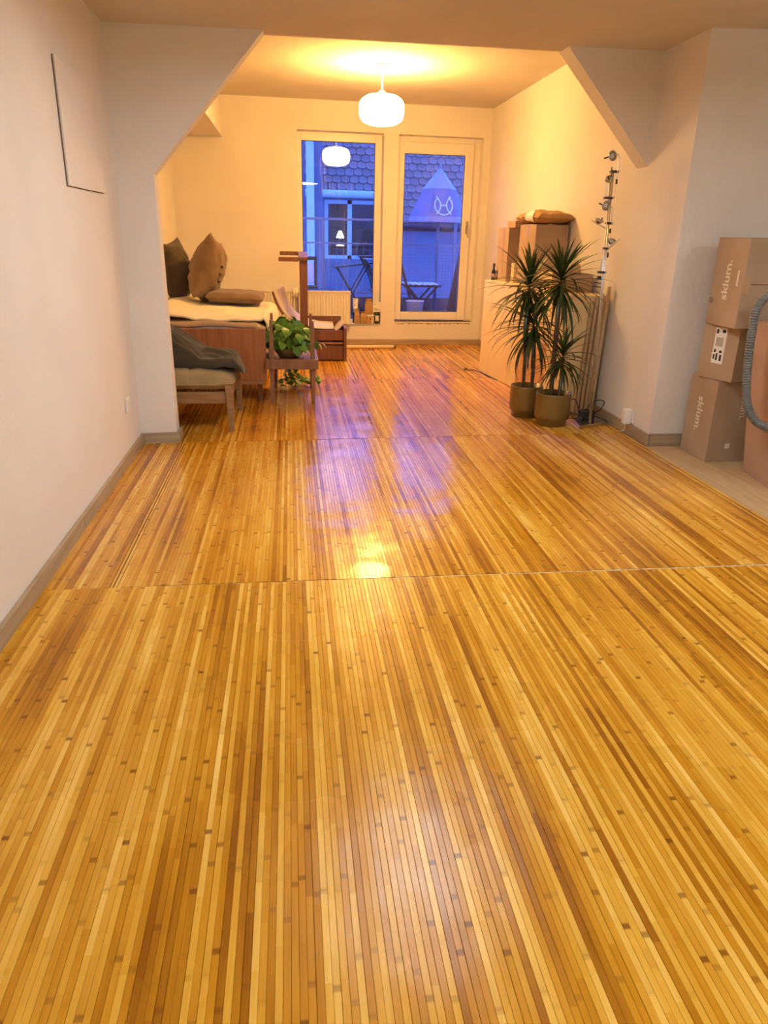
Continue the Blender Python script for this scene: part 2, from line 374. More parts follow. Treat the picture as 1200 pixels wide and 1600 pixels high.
# skirting
def skirt(name, segs):
    r = thing(name, (0, 0, 0), kind='structure')
    for p in segs: obj('board', p, SKIRT, r, bevel=.003)
SKH = .062
skirt('baseboard_left', [B1(-.905, -.889, a, b, -.006, SKH+dz) for a, b, dz in ((-2.2, 1.6, 0), (1.602, 3.02, .001), (3.022, 3.85, -.001), (3.852, 4.405, .001))])
pf = MB().prism([(-.889, 0), (-.684, 0)], lambda p: (p[0], 0, 0), lambda p: (p[0], 0, 0)); pf = MB()
pf.hexa([(-.889, 4.382, -.006), (-.684, 4.404, -.006), (-.684, 4.42, -.006), (-.889, 4.40, -.006), (-.889, 4.382, SKH), (-.684, 4.404, SKH), (-.684, 4.42, SKH), (-.889, 4.40, SKH)])
skirt('baseboard_pillar', [pf, B1(-.70, -.684, 4.42, 4.55, -.006, SKH-.001)])
skirt('baseboard_right', [B1(2.204, 2.22, a, b, -.006, .07) for a, b in ((4.226, 4.86), (4.862, 6.0), (6.002, 8.7))])
skirt('baseboard_alcove', [B1(2.222, 2.62, 4.226, 4.24, -.006, .072), B1(2.622, 4.1, 4.226, 4.24, -.006, .072)])
b1 = MB(); bb(b1, -.9, .9, -.016, 0, 0, SKH); b2 = MB(); bb(b2, .902, 2.2, -.016, 0, 0, SKH)
skirt('baseboard_back', [b1, b2])

# ------------------------------------------------------------------ bamboo matting
joints = [(.43, 0.0), (2.452, .008), (4.458, .055), (6.47, .048), (8.515, .03), (8.70, .03)]
NS = int((MX1-MX0)/SW)
def strip_profile(wd=SW-.0005, z0=-.0048, z1=0.0, c=.0006):
    h = wd/2; return [(-h, z0), (h, z0), (h, z1-c), (h-c, z1), (-h+c, z1), (-h, z1-c)]
labels = ['nearest bamboo strip mat, filling the foreground up to the first cross joint', 'bamboo strip mat in the middle of the room, between the first and second cross joints',
          'bamboo strip mat under the plant bench and the two potted dracaenas', 'bamboo strip mat before the window wall, beyond the bench', 'narrow bamboo strip mat offcut running along the window wall skirting']
for mi in range(5):
    (y0, k0), (y1, k1) = joints[mi], joints[mi+1]
    mt = thing('bamboo_mat', (0, (y0+y1)/2, -.006), labels[mi], 'mat', 'bamboo mats laid across the floor'); bm_ = bamboo(mi, *((.22, .32, .26) if mi == 0 else (.12, .25, .5)))
    xa = MX0
    yy = lambda x, y, k: y+k*(x-.4)
    bk_ = MB(); bk_.hexa([(MX0, yy(MX0, y0, k0)+.004, FL), (MX1, yy(MX1, y0, k0)+.004, FL), (MX1, yy(MX1, y1, k1)-.004, FL), (MX0, yy(MX0, y1, k1)-.004, FL)]+
             [(MX0, yy(MX0, y0, k0)+.004, -.0046), (MX1, yy(MX1, y0, k0)+.004, -.0046), (MX1, yy(MX1, y1, k1)-.004, -.0046), (MX0, yy(MX0, y1, k1)-.004, -.0046)])
    obj('backing', bk_, M('mat_backing', '5a3818', .9), mt)
    if mi == 0:                                            # worn pale binding showing in the joint
        eb = MB().hexa([(MX0, yy(MX0, y1, k1)-.006, -.0046), (MX1, yy(MX1, y1, k1)-.006, -.0046), (MX1, yy(MX1, y1, k1)+.003, -.0046), (MX0, yy(MX0, y1, k1)+.003, -.0046),
             (MX0, yy(MX0, y1, k1)-.0025, -.0012), (MX1, yy(MX1, y1, k1)-.0025, -.0012), (MX1, yy(MX1, y1, k1)+.0025, -.0012), (MX0, yy(MX0, y1, k1)+.0025, -.0012)])
        obj('edge_binding', eb, M('pale_jute_binding', 'e8d4a8', .9, col2='b89a68', scale=70), mt)
        base = MB(); pr = strip_profile(); hl = (y1-y0)/2-.003
        base.prism(pr, lambda p: (p[0], -hl, p[1]), lambda p: (p[0], hl, p[1]))
        me = base.mesh('strip', bm_)
        for i in range(NS):
            o = bpy.data.objects.new('strip', me); COL.objects.link(o); o.parent = mt
            x = MX0+(i+.5)*SW+random.uniform(-.00022, .00022)
            o.location = (x, random.uniform(-.002, .002)+.004*(x-.4), .006+random.uniform(-.0004, .0003)); o.rotation_euler = (0, random.uniform(-.012, .012), 0)
    else:
        mb = MB(); ny = max(2, int((y1-y0)/.12))
        for i in range(NS):
            x = MX0+(i+.5)*SW; dz = random.uniform(-.0004, .0003); tl = random.uniform(-.01, .01)
            ya, yb = yy(x, y0, k0)+.003+random.uniform(0, .003), yy(x, y1, k1)-.003-random.uniform(0, .003)
            seam = (mi == 1 and abs(x+.655) < SW*.6)
            sp_w = strip_profile(SW-.0045) if seam else strip_profile()   # an open lengthwise seam beside the left wall
            p = sp_w[1:]+sp_w[:1]
            vs = []
            for j in range(ny+1):
                y = ya+(yb-ya)*j/ny; wz = .0011*nz3(x*2.2, y*2.6, mi)
                vs += [(x+q[0], y, q[1]+dz+wz+tl*q[0]) for q in p]
            n = 6; fs = [(j*n+a, j*n+a+1, (j+1)*n+a+1, (j+1)*n+a) for j in range(ny) for a in range(4)]
            fs += [tuple(range(n)), tuple(ny*n+a for a in range(n))]
            mb.add(vs, fs)
        o = obj('strips', mb, bm_, mt); o['kind'] = 'stuff'

# ------------------------------------------------------------------ window and door in the back wall
wn_ = thing('window_1', bk((W0+W1)/2, .15, WZ0), kind='structure')
f = MB(); fr0, fr1 = .155, .225
bb(f, W0-.01, W0+.052, fr0, fr1, WZ0, WZ1); bb(f, W1-.072, W1+.01, fr0, fr1, WZ0, WZ1); bb(f, W0+.052, W1-.072, fr0, fr1, WZ1-.085, WZ1+.01); bb(f, W0+.052, W1-.072, fr0, fr1, WZ0, WZ0+.045)
obj('frame', f, PVC, wn_, bevel=.004)
f = MB(); gx0, gx1, gz0, gz1 = W0+.052, W1-.072, WZ0+.045, WZ1-.085
for a in ((gx0, gx0+.006, gz0, gz1), (gx1-.006, gx1, gz0, gz1), (gx0, gx1, gz1-.006, gz1), (gx0, gx1, gz0, gz0+.006)): bb(f, a[0], a[1], fr0+.01, fr0+.02, a[2], a[3])
obj('gasket', f, RUB, wn_)
f = MB(); bb(f, gx0, gx1, fr0+.022, fr0+.028, gz0, gz1); obj('pane', f, GLASS, wn_)
f = MB()                                                    # dried drips on the glass
for (s, za, zb, wd) in ((.40, 1.95, 1.74, .006), (.415, 1.80, 1.66, .004), (.38, 1.76, 1.62, .004), (.355, 1.99, 1.80, .004), (.37, 1.84, 1.60, .004), (.455, 1.74, 1.60, .005), (.50, 1.73, 1.60, .004), (.56, 1.76, 1.55, .004), (.64, 1.80, 1.62, .004), (.70, 1.76, 1.66, .003),
                       (.34, 1.35, .55, .005), (.62, 1.45, .45, .004), (.66, 1.45, .42, .004), (.44, 1.0, .7, .003), (.53, .72, .52, .004), (.76, .7, .5, .003)):
    n = 6
    for j in range(n):
        z0, z1 = za+(zb-za)*j/n, za+(zb-za)*(j+1)/n; o0 = .004*nz3(s*90, j); o1 = .004*nz3(s*90, j+1)
        f.add([bk(s+o0, fr0+.0205, z0), bk(s+o0+wd, fr0+.0205, z0), bk(s+o1+wd, fr0+.0205, z1), bk(s+o1, fr0+.0205, z1)], [(0, 1, 2, 3)])
m_, t_, b_ = nodes('chalky_drip'); b_.inputs['Base Color'].default_value = (.8, .8, .85, 1); b_.inputs['Alpha'].default_value = .35
o = obj('streaks', f, m_, wn_); o['kind'] = 'stuff'
f = MB(); bb(f, W0, W1, .0, .157, WZ0-.02, WZ0+.001); obj('sill', f, WALL, wn_)

dr = thing('door_1', bk((D0+D1)/2, .12, DZ0), kind='structure')
f = MB(); q0, q1 = .13, .20
bb(f, D0-.05, D0+.004, q0, q1, DZ0, DZ1); bb(f, D1-.075, D1+.01, q0, q1, DZ0, DZ1); bb(f, D0+.004, D1-.075, q0, q1, DZ1-.055, DZ1+.01)
obj('frame', f, PVC, dr, bevel=.004)
f = MB(); sx0, sx1, sz0, sz1 = D0+.008, D1-.078, DZ0+.02, DZ1-.058; st = .095
p0, p1 = .10, .165; gl0, gl1, gl2, gl3 = sx0+.078, sx1-.096, sz0+.092, sz1-.115
bb(f, sx0, gl0, p0, p1, sz0, sz1); bb(f, gl1, sx1, p0, p1, sz0, sz1); bb(f, gl0, gl1, p0, p1, gl3, sz1); bb(f, gl0, gl1, p0, p1, sz0, gl2)
obj('sash', f, PVC, dr, bevel=.005)
f = MB()
for a in ((gl0, gl0+.006, gl2, gl3), (gl1-.006, gl1, gl2, gl3), (gl0, gl1, gl3-.006, gl3), (gl0, gl1, gl2, gl2+.006)): bb(f, a[0], a[1], p0+.012, p0+.022, a[2], a[3])
obj('gasket', f, RUB, dr)
f = MB(); bb(f, gl0, gl1, p0+.026, p0+.032, gl2, gl3); obj('pane', f, GLASS, dr)
f = MB(); bb(f, D0, D1-.01, .06, .2, DZ0-.01, DZ0+.012); obj('threshold', f, M('weathered_threshold', '8a7a68', .7, col2='5c5044', scale=18), dr, bevel=.003)
f = MB()                                                    # broken plaster under the threshold
for i in range(40):
    s = D0+.01+i*.0225; bb(f, s, s+.0235, -.002*random.random(), .058, DZ0-.012-random.uniform(0, .014)*(1 if i % 5 else .2), DZ0-.004)
o = obj('crumbled_plaster', f, M('crumbled_plaster', 'cabaa2', .95, col2='8e7e6a', scale=40), dr); o['kind'] = 'stuff'
f = MB(); hs = sx1-.036; bb(f, hs-.014, hs+.014, p0-.01, p0, 1.235, 1.375)
hd = obj('handle_plate', f, M('pale_handle_metal', 'a89e92', .35, metal=.6), dr, bevel=.003)
f = MB(); f.tube([bk(hs, p0-.008, 1.33), bk(hs, p0-.05, 1.33)], .008, 8); f.tube(spline([bk(hs, p0-.05, 1.335), bk(hs, p0-.054, 1.29), bk(hs+.004, p0-.05, 1.20)], 5), .0085, 8)
obj('lever', f, M('pale_handle_metal2', 'b8aea2', .35, metal=.6), hd)

# ------------------------------------------------------------------ lamps
pl = thing('pendant_lamp', (.785, 6.832, 2.06), 'glowing squat white globe pendant hanging before the window wall', 'lamp')
R_, Hh = .188, .116
prof = [(R_*.40*math.sin(0), 0)]
prof = []
for i in range(25):
    a = -PI/2+PI*i/24; c, s_ = math.cos(a), math.sin(a)
    prof.append((max(R_*abs(c)**.62, .0) if i not in (0, 24) else .03, 2.177+Hh*(abs(s_)**.75)*(1 if s_ > 0 else -1)))
sh = obj('shade', MB().lathe([(r, z) for r, z in prof], (.785, 6.832, 0), 48, ripple=lambda i, k: .006*math.cos(k*PI)), emit('lit_opal_glass', PENDANT_C, PENDANT_E), pl)
obj('cord', MB().tube([(.785, 6.832, 2.29), (.785, 6.832, 2.50)], .004, 8), WPLAS, pl)
obj('canopy', MB().lathe([(.05, 2.50), (.055, 2.488), (.055, 2.511)], (.785, 6.832, 0), 24), WPLAS, pl)
obj('cap', MB().lathe([(.035, 2.285), (.035, 2.305), (.012, 2.325)], (.785, 6.832, 0), 20), WPLAS, pl)
ad = bpy.data.lights.new('bulb_glow', 'AREA'); ad.shape = 'DISK'; ad.size = .11; ad.energy = 13.0; ad.color = PENDANT_C   # light leaving the open top of the globe
al_ = bpy.data.objects.new('bulb_glow', ad); COL.objects.link(al_); al_.parent = pl; al_.location = (0, 0, .27); al_.rotation_euler = (PI, 0, 0)
def disc_lamp(lx, ly, label):
    dl = thing('ceiling_lamp', (lx, ly, 2.04), label, 'lamp')
    obj('disc', MB().lathe([(.33, 2.062), (.338, 2.075), (.33, 2.088), (.06, 2.092)], (lx, ly, 0), 40), WPLAS, dl)
    obj('diffuser', MB().lathe([(.002, 2.056), (.315, 2.056), (.328, 2.0615), (.002, 2.0618)], (lx, ly, 0), 40), LITDISC, dl)
    obj('stem', MB().tube([(lx, ly, 2.09), (lx, ly, zc(lx)+.01)], .02, 12), WPLAS, dl)
LITDISC = emit('lit_diffuser', DISC_C, DISC_E)
disc_lamp(.62, 2.95, 'flat white disc lamp hanging below the low near ceiling, nearer the braces')
disc_lamp(.62, -.5, 'unseen disc lamp added at the rear of the room to brighten the foreground')  # added fill lamp behind the camera, lifting left wall and foreground
disc_lamp(3.1, 1.2, 'unseen disc lamp added under the alcove ceiling to brighten its wall')  # added fill lamp out of view, lifting the alcove wall and boxes

# ------------------------------------------------------------------ fittings on the walls
h = thing('wall_hatch', (-.905, 3.72, 1.59), 'flush white square hatch panel high on the left wall', 'hatch')
obj('panel', B1(-.9045, -.893, 3.42, 4.05, 1.363, 1.832), WALL, h, bevel=.002)
obj('gap', MB().box(-.905, -.9, 3.4172, 3.4195, 1.3605, 1.832).box(-.905, -.9, 3.4195, 4.05, 1.3608, 1.3625), M('dark_gap', '7a6850', .9), h)
def socket(loc, nrm, label, plug=False):
    r = thing('wall_socket', loc, label, 'socket'); x, y, z = loc; sx = nrm
    obj('cover_plate', B1(min(x, x+sx*.012), max(x, x+sx*.012), y-.041, y+.041, z-.041, z+.041), WPLAS, r, bevel=.006)
    T = Matrix.Rotation(sx*PI/2, 3, 'Y')
    obj('socket_well', MB().lathe([(.022, 0), (.022, .003), (.018, .003), (.018, .0005)], (x+sx*.012, y, z), 20, T=T), WPLAS, r)
    if plug:
        p = obj('plug_adapter', B1(x-.062, x-.012, y-.024, y+.024, z-.05, z+.05), WPLAS, r, bevel=.008)
        obj('plug_cord', MB().tube(spline([(x-.04, y, z-.05), (x-.04, y+.005, z-.09), (x-.045, y+.05, z-.1149)], 6), .003, 6), WPLAS, p)
socket((-.905, 4.085, .302), 1, 'white double-frame socket low on the left wall beside the pillar')
socket((2.22, 4.50, .12), -1, 'white socket with a plugged-in adapter low on the right wall by the corner', True)

def radiator(x0, x1, label, valve_left):
    z0, z1 = .235, .600; r = thing('radiator', bk((x0+x1)/2, -.06, z0), label, 'radiator', 'radiators on the window wall')
    f = MB(); n = max(4, int((x1-x0)/.033)); pts = []
    for i in range(n):
        a = x0+.012+(x1-x0-.024)*i/n; wd = (x1-x0-.024)/n
        pts += [(a, -.088), (a+wd*.62, -.088), (a+wd*.70, -.074), (a+wd*.92, -.074)]
    pts.append((x1-.012, -.088))
    nn = len(pts)
    vs = [bk(s, d, z0+.025) for s, d in pts]+[bk(s, d, z1-.032) for s, d in pts]
    f.add(vs, [(i, i+1, nn+i+1, nn+i) for i in range(nn-1)])
    bb(f, x0+.01, x1-.01, -.086, -.072, z0+.005, z0+.03); bb(f, x0+.01, x1-.01, -.086, -.072, z1-.037, z1-.005)
    obj('front_panel', f, RADI, r)
    f = MB(); bb(f, x0, x0+.012, -.095, -.02, z0, z1-.003); bb(f, x1-.012, x1, -.095, -.02, z0, z1-.003); obj('side_cover', f, RADI, r, bevel=.003)
    f = MB(); bb(f, x0, x1, -.097, -.085, z1-.012, z1+.002); bb(f, x0, x1, -.03, -.018, z1-.012, z1+.002)
    for i in range(int((x1-x0)/.02)): s = x0+.01+i*.02; bb(f, s, s+.006, -.086, -.029, z1-.008, z1-.001)
    obj('top_grille', f, RADI, r)
    f = MB(); bb(f, x0+.02, x1-.02, -.05, -.035, z0+.02, z1-.02); obj('rear_panel', f, RADI, r)
    f = MB()
    for s in (x0+.12, x1-.12): bb(f, s-.015, s+.015, -.036, 0, z0+.06, z1-.06)
    obj('bracket', f, RADI, r)
    s = x0-.025 if valve_left else x1+.025
    f = MB(); f.tube([bk(s, -.055, z1-.075), bk(s, -.055, z1+.03)], .013, 10); f.tube([bk(s, -.055, z1-.055), bk((x0 if valve_left else x1), -.055, z1-.055)], .008, 8)
    obj('valve', f, WPLAS, r)
    if valve_left is False:
        f = MB(); f.tube([bk(s, -.055, z1-.07), bk(s, -.055, .0)], .006, 8); obj('pipe', f, WPLAS, r)
radiator(.088, .668, 'ribbed cream panel radiator standing below the left window', True)
radiator(-.82, .012, 'ribbed cream panel radiator behind the bed, left of the tall wooden post', False)

# ------------------------------------------------------------------ bed, bedding and cushions
bd = thing('bed', (-.68, 6.3, 0), 'low teak bed with a flat veneered end panel beside the left wall', 'bed')
obj('end_panel', B1(-1.16, -.19, 5.52, 5.545, .165, .542), TEAK, bd, bevel=.003)
obj('lower_rail', B1(-1.15, -.205, 5.522, 5.56, .135, .164), M('pale_teak_edge', 'b07848', .5), bd, bevel=.003)
obj('side_rail', B1(-.235, -.21, 5.545, 7.3, .17, .40), TEAK, bd, bevel=.003)
obj('side_rail', B1(-1.15, -1.125, 5.545, 7.3, .17, .40), TEAK, bd, bevel=.003)
obj('head_panel', B1(-1.16, -.19, 7.3, 7.325, .165, .56), TEAK, bd, bevel=.003)
for x, y in ((-.245, 5.60), (-1.10, 5.60), (-.245, 7.24), (-1.10, 7.24)):
    obj('leg', MB().bar((x, y, 0), (x, y, .17), .014, .021), M('bed_leg_wood', '8a5630', .5), bd, bevel=.002)
tag(obj('mattress', B1(-1.17, -.215, 5.56, 7.29, .40, .565), MATT, bevel=.03), 'thick pale mattress lying in the teak bed under the blanket', 'mattress')
def sheet_fn(u, v):
    x = -1.18+u*.99; y = 5.549+v*.35
    z = .572+.022*nz3(x*5, y*4, 3)+.012*math.sin(u*PI)
    z += .03*max(0, 1-v*3)*max(0, nz3(x*4, 1.7)); 
    if u > .93: z -= (u-.93)*.5
    if v < .12: z -= (.12-v)*.22
    return (x, y, z)
tag(obj('bed_sheet', MB().grid(sheet_fn, 40, 16), SHEET, solid=.008), 'rumpled taupe sheet showing along the bed end panel under the cream blanket', 'sheet')
def blanket_fn(u, v):
    # u across from the wall to the hanging side, v from near hem to far hem
    hem = 5.66+.06*nz3(u*3.2, 4.4)-.05*math.exp(-((u-.22)/.1)**2)+.03*math.sin(u*9)-.09*max(0, u-.68)
    y = hem+(7.12-hem)*v; a = u*1.30
    fold = .017*nz3(u*5, y*3.5, 2)+.012*nz3(u*11, y*7, 5)+.02*math.exp(-((v-.25-.12*u)/.06)**2)*u
    near_ = min(1, max(0, (6.42-y)/.2))
    if a < .98:
        x = -1.19+a; z = .598+fold+.035*math.exp(-((u-.16)/.12)**2)+.01*math.sin(u*5)-.012*(1-v)
    elif a < 1.06:
        t = (a-.98)/.08*PI/2; x = -.21+(.075-.045*near_)*math.sin(t); z = .546+.052*math.cos(t)+fold*.7
    else:
        d = a-1.06; x = -.135-.045*near_+.018*(1-near_)*nz3(y*6, d*5)+.02*math.sin(min(1, d*8)*PI)-.10*d+.012*math.sin(y*14)*min(1, d*6); z = .546-d
    return (x, y, z)
tag(obj('blanket', MB().grid(blanket_fn, 70, 50), LINEN, solid=.012), 'thick cream blanket spread on the bed and hanging over its open side', 'blanket')

def pillow_mb(w, hh, t, T, corner=.14, wr=.02, seed=0, pinch=2.2, n=26):
    mb = MB()
    def side(sg):
        def fn(u, v):
            a, b = u*2-1, v*2-1
            e = (1-abs(a)**pinch)*(1-abs(b)**pinch); th = t*max(e, 0)**.5
            px = a*w/2*(1-corner*(1-b*b)*abs(a)**3); py = b*hh/2*(1-corner*(1-a*a)*abs(b)**3)
            th *= 1+wr*8*nz3(a*2.3+seed, b*2.3, seed)
            th += wr*t*6*nz3(a*6, b*6, seed+7)*max(e, 0)**.5
            return T @ Vector((px, py, sg*th/2))
        return fn
    mb.grid(side(1), n, n); mb.grid(side(-1), n, n); return mb
def TR(loc, rx=0, ry=0, rz=0, order='XYZ'):
    from mathutils import Euler
    return Matrix.Translation(loc) @ Euler((rx, ry, rz), order).to_matrix().to_4x4()
# plump dark cushion leaning in the wall corner
T = Matrix.Translation((-1.01, 7.02, .865)) @ Matrix.Rotation(-.10, 4, 'Y') @ Matrix.Rotation(1.30, 4, 'Z') @ Matrix.Rotation(PI/2, 4, 'X') @ Matrix.Rotation(.12, 4, 'Z')
c = obj('cushion', pillow_mb(.36, .52, .27, T, .10, .02, 2, 1.7), DKFAB); tag(c, 'plump dark olive cushion standing on the bed against the left wall', 'cushion')
cs = thing('lounge_cushion', (-.70, 6.85, .63), 'brown folded lounge chair cushion, its back half upright and seat half flat on the bed', 'cushion')
T = Matrix.Translation((-.715, 6.83, .885)) @ Matrix.Rotation(.27, 4, 'Y') @ Matrix.Rotation(1.36, 4, 'Z') @ Matrix.Rotation(PI/2, 4, 'X') @ Matrix.Rotation(-.2, 4, 'Z')
obj('back_half', pillow_mb(.38, .57, .29, T, .12, .025, 5, 1.7), BRFAB, cs)
def seat_half(u, v, sg):
    a, b = u*2-1, v*2-1; e = max((1-abs(a)**5)*(1-abs(b)**5), 0)**.45
    return (-.475+a*.245, 6.80+b*.24, .672+sg*.05*e+.006*nz3(a*3, b*3)+.008*a*-1)
mb = MB(); mb.grid(lambda u, v: seat_half(u, v, 1), 30, 24); mb.grid(lambda u, v: seat_half(u, v, -1), 30, 24)
obj('seat_half', mb, BRFAB, cs)
for i in range(3):
    mb = MB(); mb.lathe([(.003, .0), (.013, .003), (.012, .008), (.002, .010)], (-.605+.016*i, 6.63, .80+.06*i), 12, T=Matrix.Rotation(PI/2, 3, 'X')); obj('tuft_button', mb, DKFAB, cs)

# ------------------------------------------------------------------ low lounge chair with the coat
ch = thing('lounge_chair', (-.76, 4.96, 0), 'low oak lounge chair with olive seat pad, half hidden behind the left pillar', 'chair')
lg = lambda a, b: MB().bar(a, b, .016, .026)
obj('leg', lg((-.392, 4.665, 0), (-.40, 4.685, .30)), CHAIRWOOD, ch, bevel=.004)
obj('leg', lg((-.377, 5.275, 0), (-.385, 5.255, .34)), CHAIRWOOD, ch, bevel=.004)
obj('leg', lg((-1.12, 4.67, 0), (-1.11, 4.685, .30)), CHAIRWOOD, ch, bevel=.004)
obj('leg', lg((-1.12, 5.27, 0), (-1.11, 5.255, .30)), CHAIRWOOD, ch, bevel=.004)
obj('front_rail', B1(-1.10, -.415, 4.672, 4.698, .178, .252), CHAIRWOOD, ch, bevel=.003)
obj('rear_rail', B1(-1.10, -.405, 5.242, 5.268, .178, .252), CHAIRWOOD, ch, bevel=.003)
obj('side_rail', B1(-.415, -.39, 4.70, 5.24, .19, .27), CHAIRWOOD, ch, bevel=.003)
obj('side_rail', B1(-1.12, -1.095, 4.70, 5.24, .19, .27), CHAIRWOOD, ch, bevel=.003)
obj('backrest', pillow_mb(.56, .50, .12, TR((-1.12, 4.97, .50), PI/2, 0, PI/2+.0), .04, .01, 9, 4), SEATFAB, ch)
def pad(u, v, sg):
    a, b = u*2-1, v*2-1; e = max((1-abs(a)**6)*(1-abs(b)**6), 0)**.42
    dome = .028*(1-a*a)*(1-b*b)
    seam = -.012*math.exp(-((a-.28)/.035)**2)-.012*math.exp(-((a+.4)/.035)**2)
    return (-.745+a*.375, 4.965+b*.315, (.304+sg*.056*e)+(dome+seam*(sg > 0))+.004*nz3(a*5, b*5))
mb = MB(); mb.grid(lambda u, v: pad(u, v, 1), 44, 24); mb.grid(lambda u, v: pad(u, v, -1), 44, 24)
sp_ = obj('seat_pad', mb, SEATFAB, ch)
ring = []
for k_ in range(64):
    a = 2*PI*k_/64; c_, s__ = math.cos(a), math.sin(a)
    ring.append((-.745+.376*abs(c_)**.25*(1 if c_ > 0 else -1), 4.965+.316*abs(s__)**.25*(1 if s__ > 0 else -1), .300))
ring.append(ring[0]); obj('piping', MB().tube(ring, .004, 6), SEATFAB2, sp_)
pc = obj('cushion', pillow_mb(.30, .26, .07, TR((-.50, 5.13, .372), .05, .12, .3), .06, .03, 4), SEATFAB2)
tag(pc, 'small pale wrinkled cushion peeping out from under the dark coat on the chair', 'cushion')
def coat_fn(u, v):
    x = -1.06+u*.74; y = 4.80+v*.42
    z = .37+.012*u
    t = (x+1.06)/.74
    hump = .235*max(0, 1-((t-.18)/.52)**2)*(1-.5*abs(v-.55)**1.6) if t < .70 else 0
    hump = max(hump, .055*(1-((t-.62)/.42)**2) if abs(t-.62) < .42 else 0)
    edge = min(1, min(v, 1-v)*9, (1-u)*9)
    z += hump*edge**.6
    z += .012+.026*nz3(x*9, y*8, 1)+.020*abs(nz3(x*7+y*6, y*15, 4))*edge+.03*nz3(x*4, y*4, 8)*edge
    if u > .93: z -= (u-.93)*1.6*(.3+.7*v)
    if v < .06: z -= (.06-v)*.3
    z = max(z, .362+.002) if u < .9 else z
    y += .03*nz3(x*5, 2.2)*(1-v)
    return (x, y, z)
tag(obj('coat', MB().grid(coat_fn, 70, 46), COAT, solid=.008), 'crumpled dark grey coat heaped on the low lounge chair', 'coat')

# ------------------------------------------------------------------ plant bench
pb = thing('plant_bench', (0, 5.8, 0), 'low brown wooden bench with corner posts carrying a bowl of trailing pothos', 'bench')
f = MB().box(-.195, .192, 5.45, 5.475, .262, .334); obj('front_rail', f, WALNUT, pb, bevel=.003)
obj('rear_rail', B1(-.195, .192, 6.105, 6.13, .262, .334), WALNUT, pb, bevel=.003)
obj('side_rail', B1(-.195, -.17, 5.476, 6.104, .262, .334), WALNUT, pb, bevel=.003)
obj('side_rail', B1(.167, .192, 5.476, 6.104, .262, .334), WALNUT, pb, bevel=.003)
for i in range(4):
    x0 = -.168+i*.0838; obj('slat', B1(x0, x0+.082, 5.476, 6.104, .298, .318), WALNUT, pb, bevel=.002)
for x, y, hh in ((-.148, 5.49, .612), (.152, 5.49, .605), (-.158, 6.09, .60), (.154, 6.09, .60)):
    obj('post', MB().bar((x, y, .318), (x, y, hh), .018, .0105), WALNUT, pb, bevel=.003)
for x, y in ((-.150, 5.497), (.155, 5.497), (-.136, 6.09), (.158, 6.09)):
    obj('leg', MB().bar((x, y, 0), (x, y, .264), .0105, .019), WALNUT, pb, bevel=.003)

# pothos: heart-shaped leaf, copied
def heart_leaf(sz, curl=.25):
    mb = MB(); rows = [(0, .0), (.06, .30), (.22, .46), (.45, .44), (.7, .27), (.88, .10), (1.0, 0.0)]
    vs = []
    for t_, hw in rows:
        y = t_*sz; z = -curl*sz*t_*t_
        back = -.10*sz if t_ == .06 else 0
        vs += [(-hw*sz, y+back, z+.10*sz*hw), (0, y, z), (hw*sz, y+back, z+.10*sz*hw)]
    fs = [(i*3+k, i*3+k+1, (i+1)*3+k+1, (i+1)*3+k) for i in range(len(rows)-1) for k in range(2)]
    mb.add(vs, fs, True); return mb
def leaf_matrix(p, d, upv=Vector((0, 0, 1)), roll=0):
    d = Vector(d).normalized(); x = d.cross(upv); x = x.normalized() if x.length > .01 else Vector((1, 0, 0)); z = x.cross(d)
    m = Matrix((x, d, z)).transposed().to_4x4()
    return Matrix.Translation(p) @ m @ Matrix.Rotation(roll, 4, 'Y')
po = thing('pothos', (-.01, 5.62, .318), 'bushy green pothos in a shallow stoneware bowl on the wooden bench', 'plant')
PX, PY = -.02, 5.66
obj('bowl', MB().lathe([(.055, .319), (.075, .325), (.105, .36), (.118, .395), (.111, .398), (.10, .38), (.0, .378)], (PX, PY, 0), 32), BOWL, po)
obj('soil', MB().lathe([(.102, .384), (.0, .388)], (PX, PY, 0), 24), SOIL, po)
lm = [heart_leaf(.068, .2).mesh('leaf', LEAFP), heart_leaf(.055, .4).mesh('leaf', LEAFP), heart_leaf(.08, .3).mesh('leaf', LEAFP), heart_leaf(.05, .3).mesh('leaf', LEAFY)]
rnd = random.Random(11); st = MB()
def put_leaf(me, p, d, parent, roll=0, sc=1):
    o = bpy.data.objects.new('leaf', me); COL.objects.link(o); o.parent = parent
    o.matrix_local = Matrix.Translation(-ORG[parent.name]) @ leaf_matrix(Vector(p), d, roll=roll) @ Matrix.Scale(sc, 4)
for i in range(170):
    th = rnd.uniform(0, 2*PI); el = rnd.uniform(-.25, 1.35); rr = rnd.uniform(.6, 1)
    dv = Vector((math.cos(th)*math.cos(el)*.175, math.sin(th)*math.cos(el)*.19, .20*math.sin(el) if el > 0 else .09*math.sin(el)))*rr
    p = Vector((PX, PY, .43))+dv
    if p.z < .35: p.z = .35+rnd.uniform(0, .03)
    d = Vector((dv.x, dv.y, -.04+rnd.uniform(-.05, .05))); d = d.normalized()+Vector((rnd.uniform(-.5, .5), rnd.uniform(-.5, .5), rnd.uniform(-.9, .1)))
    put_leaf(lm[rnd.choice((0, 0, 0, 1, 1, 2, 3) if dv.x > 0 else (0, 0, 1, 2, 2))], p, d, po, rnd.uniform(-.5, .5), rnd.uniform(.75, 1.15))
    if i % 2 == 0: st.tube(spline([(PX+dv.x*.2, PY+dv.y*.2, .385), (PX+dv.x*.6, PY+dv.y*.6, .43+dv.z*.9), p], 3), .0016, 4)
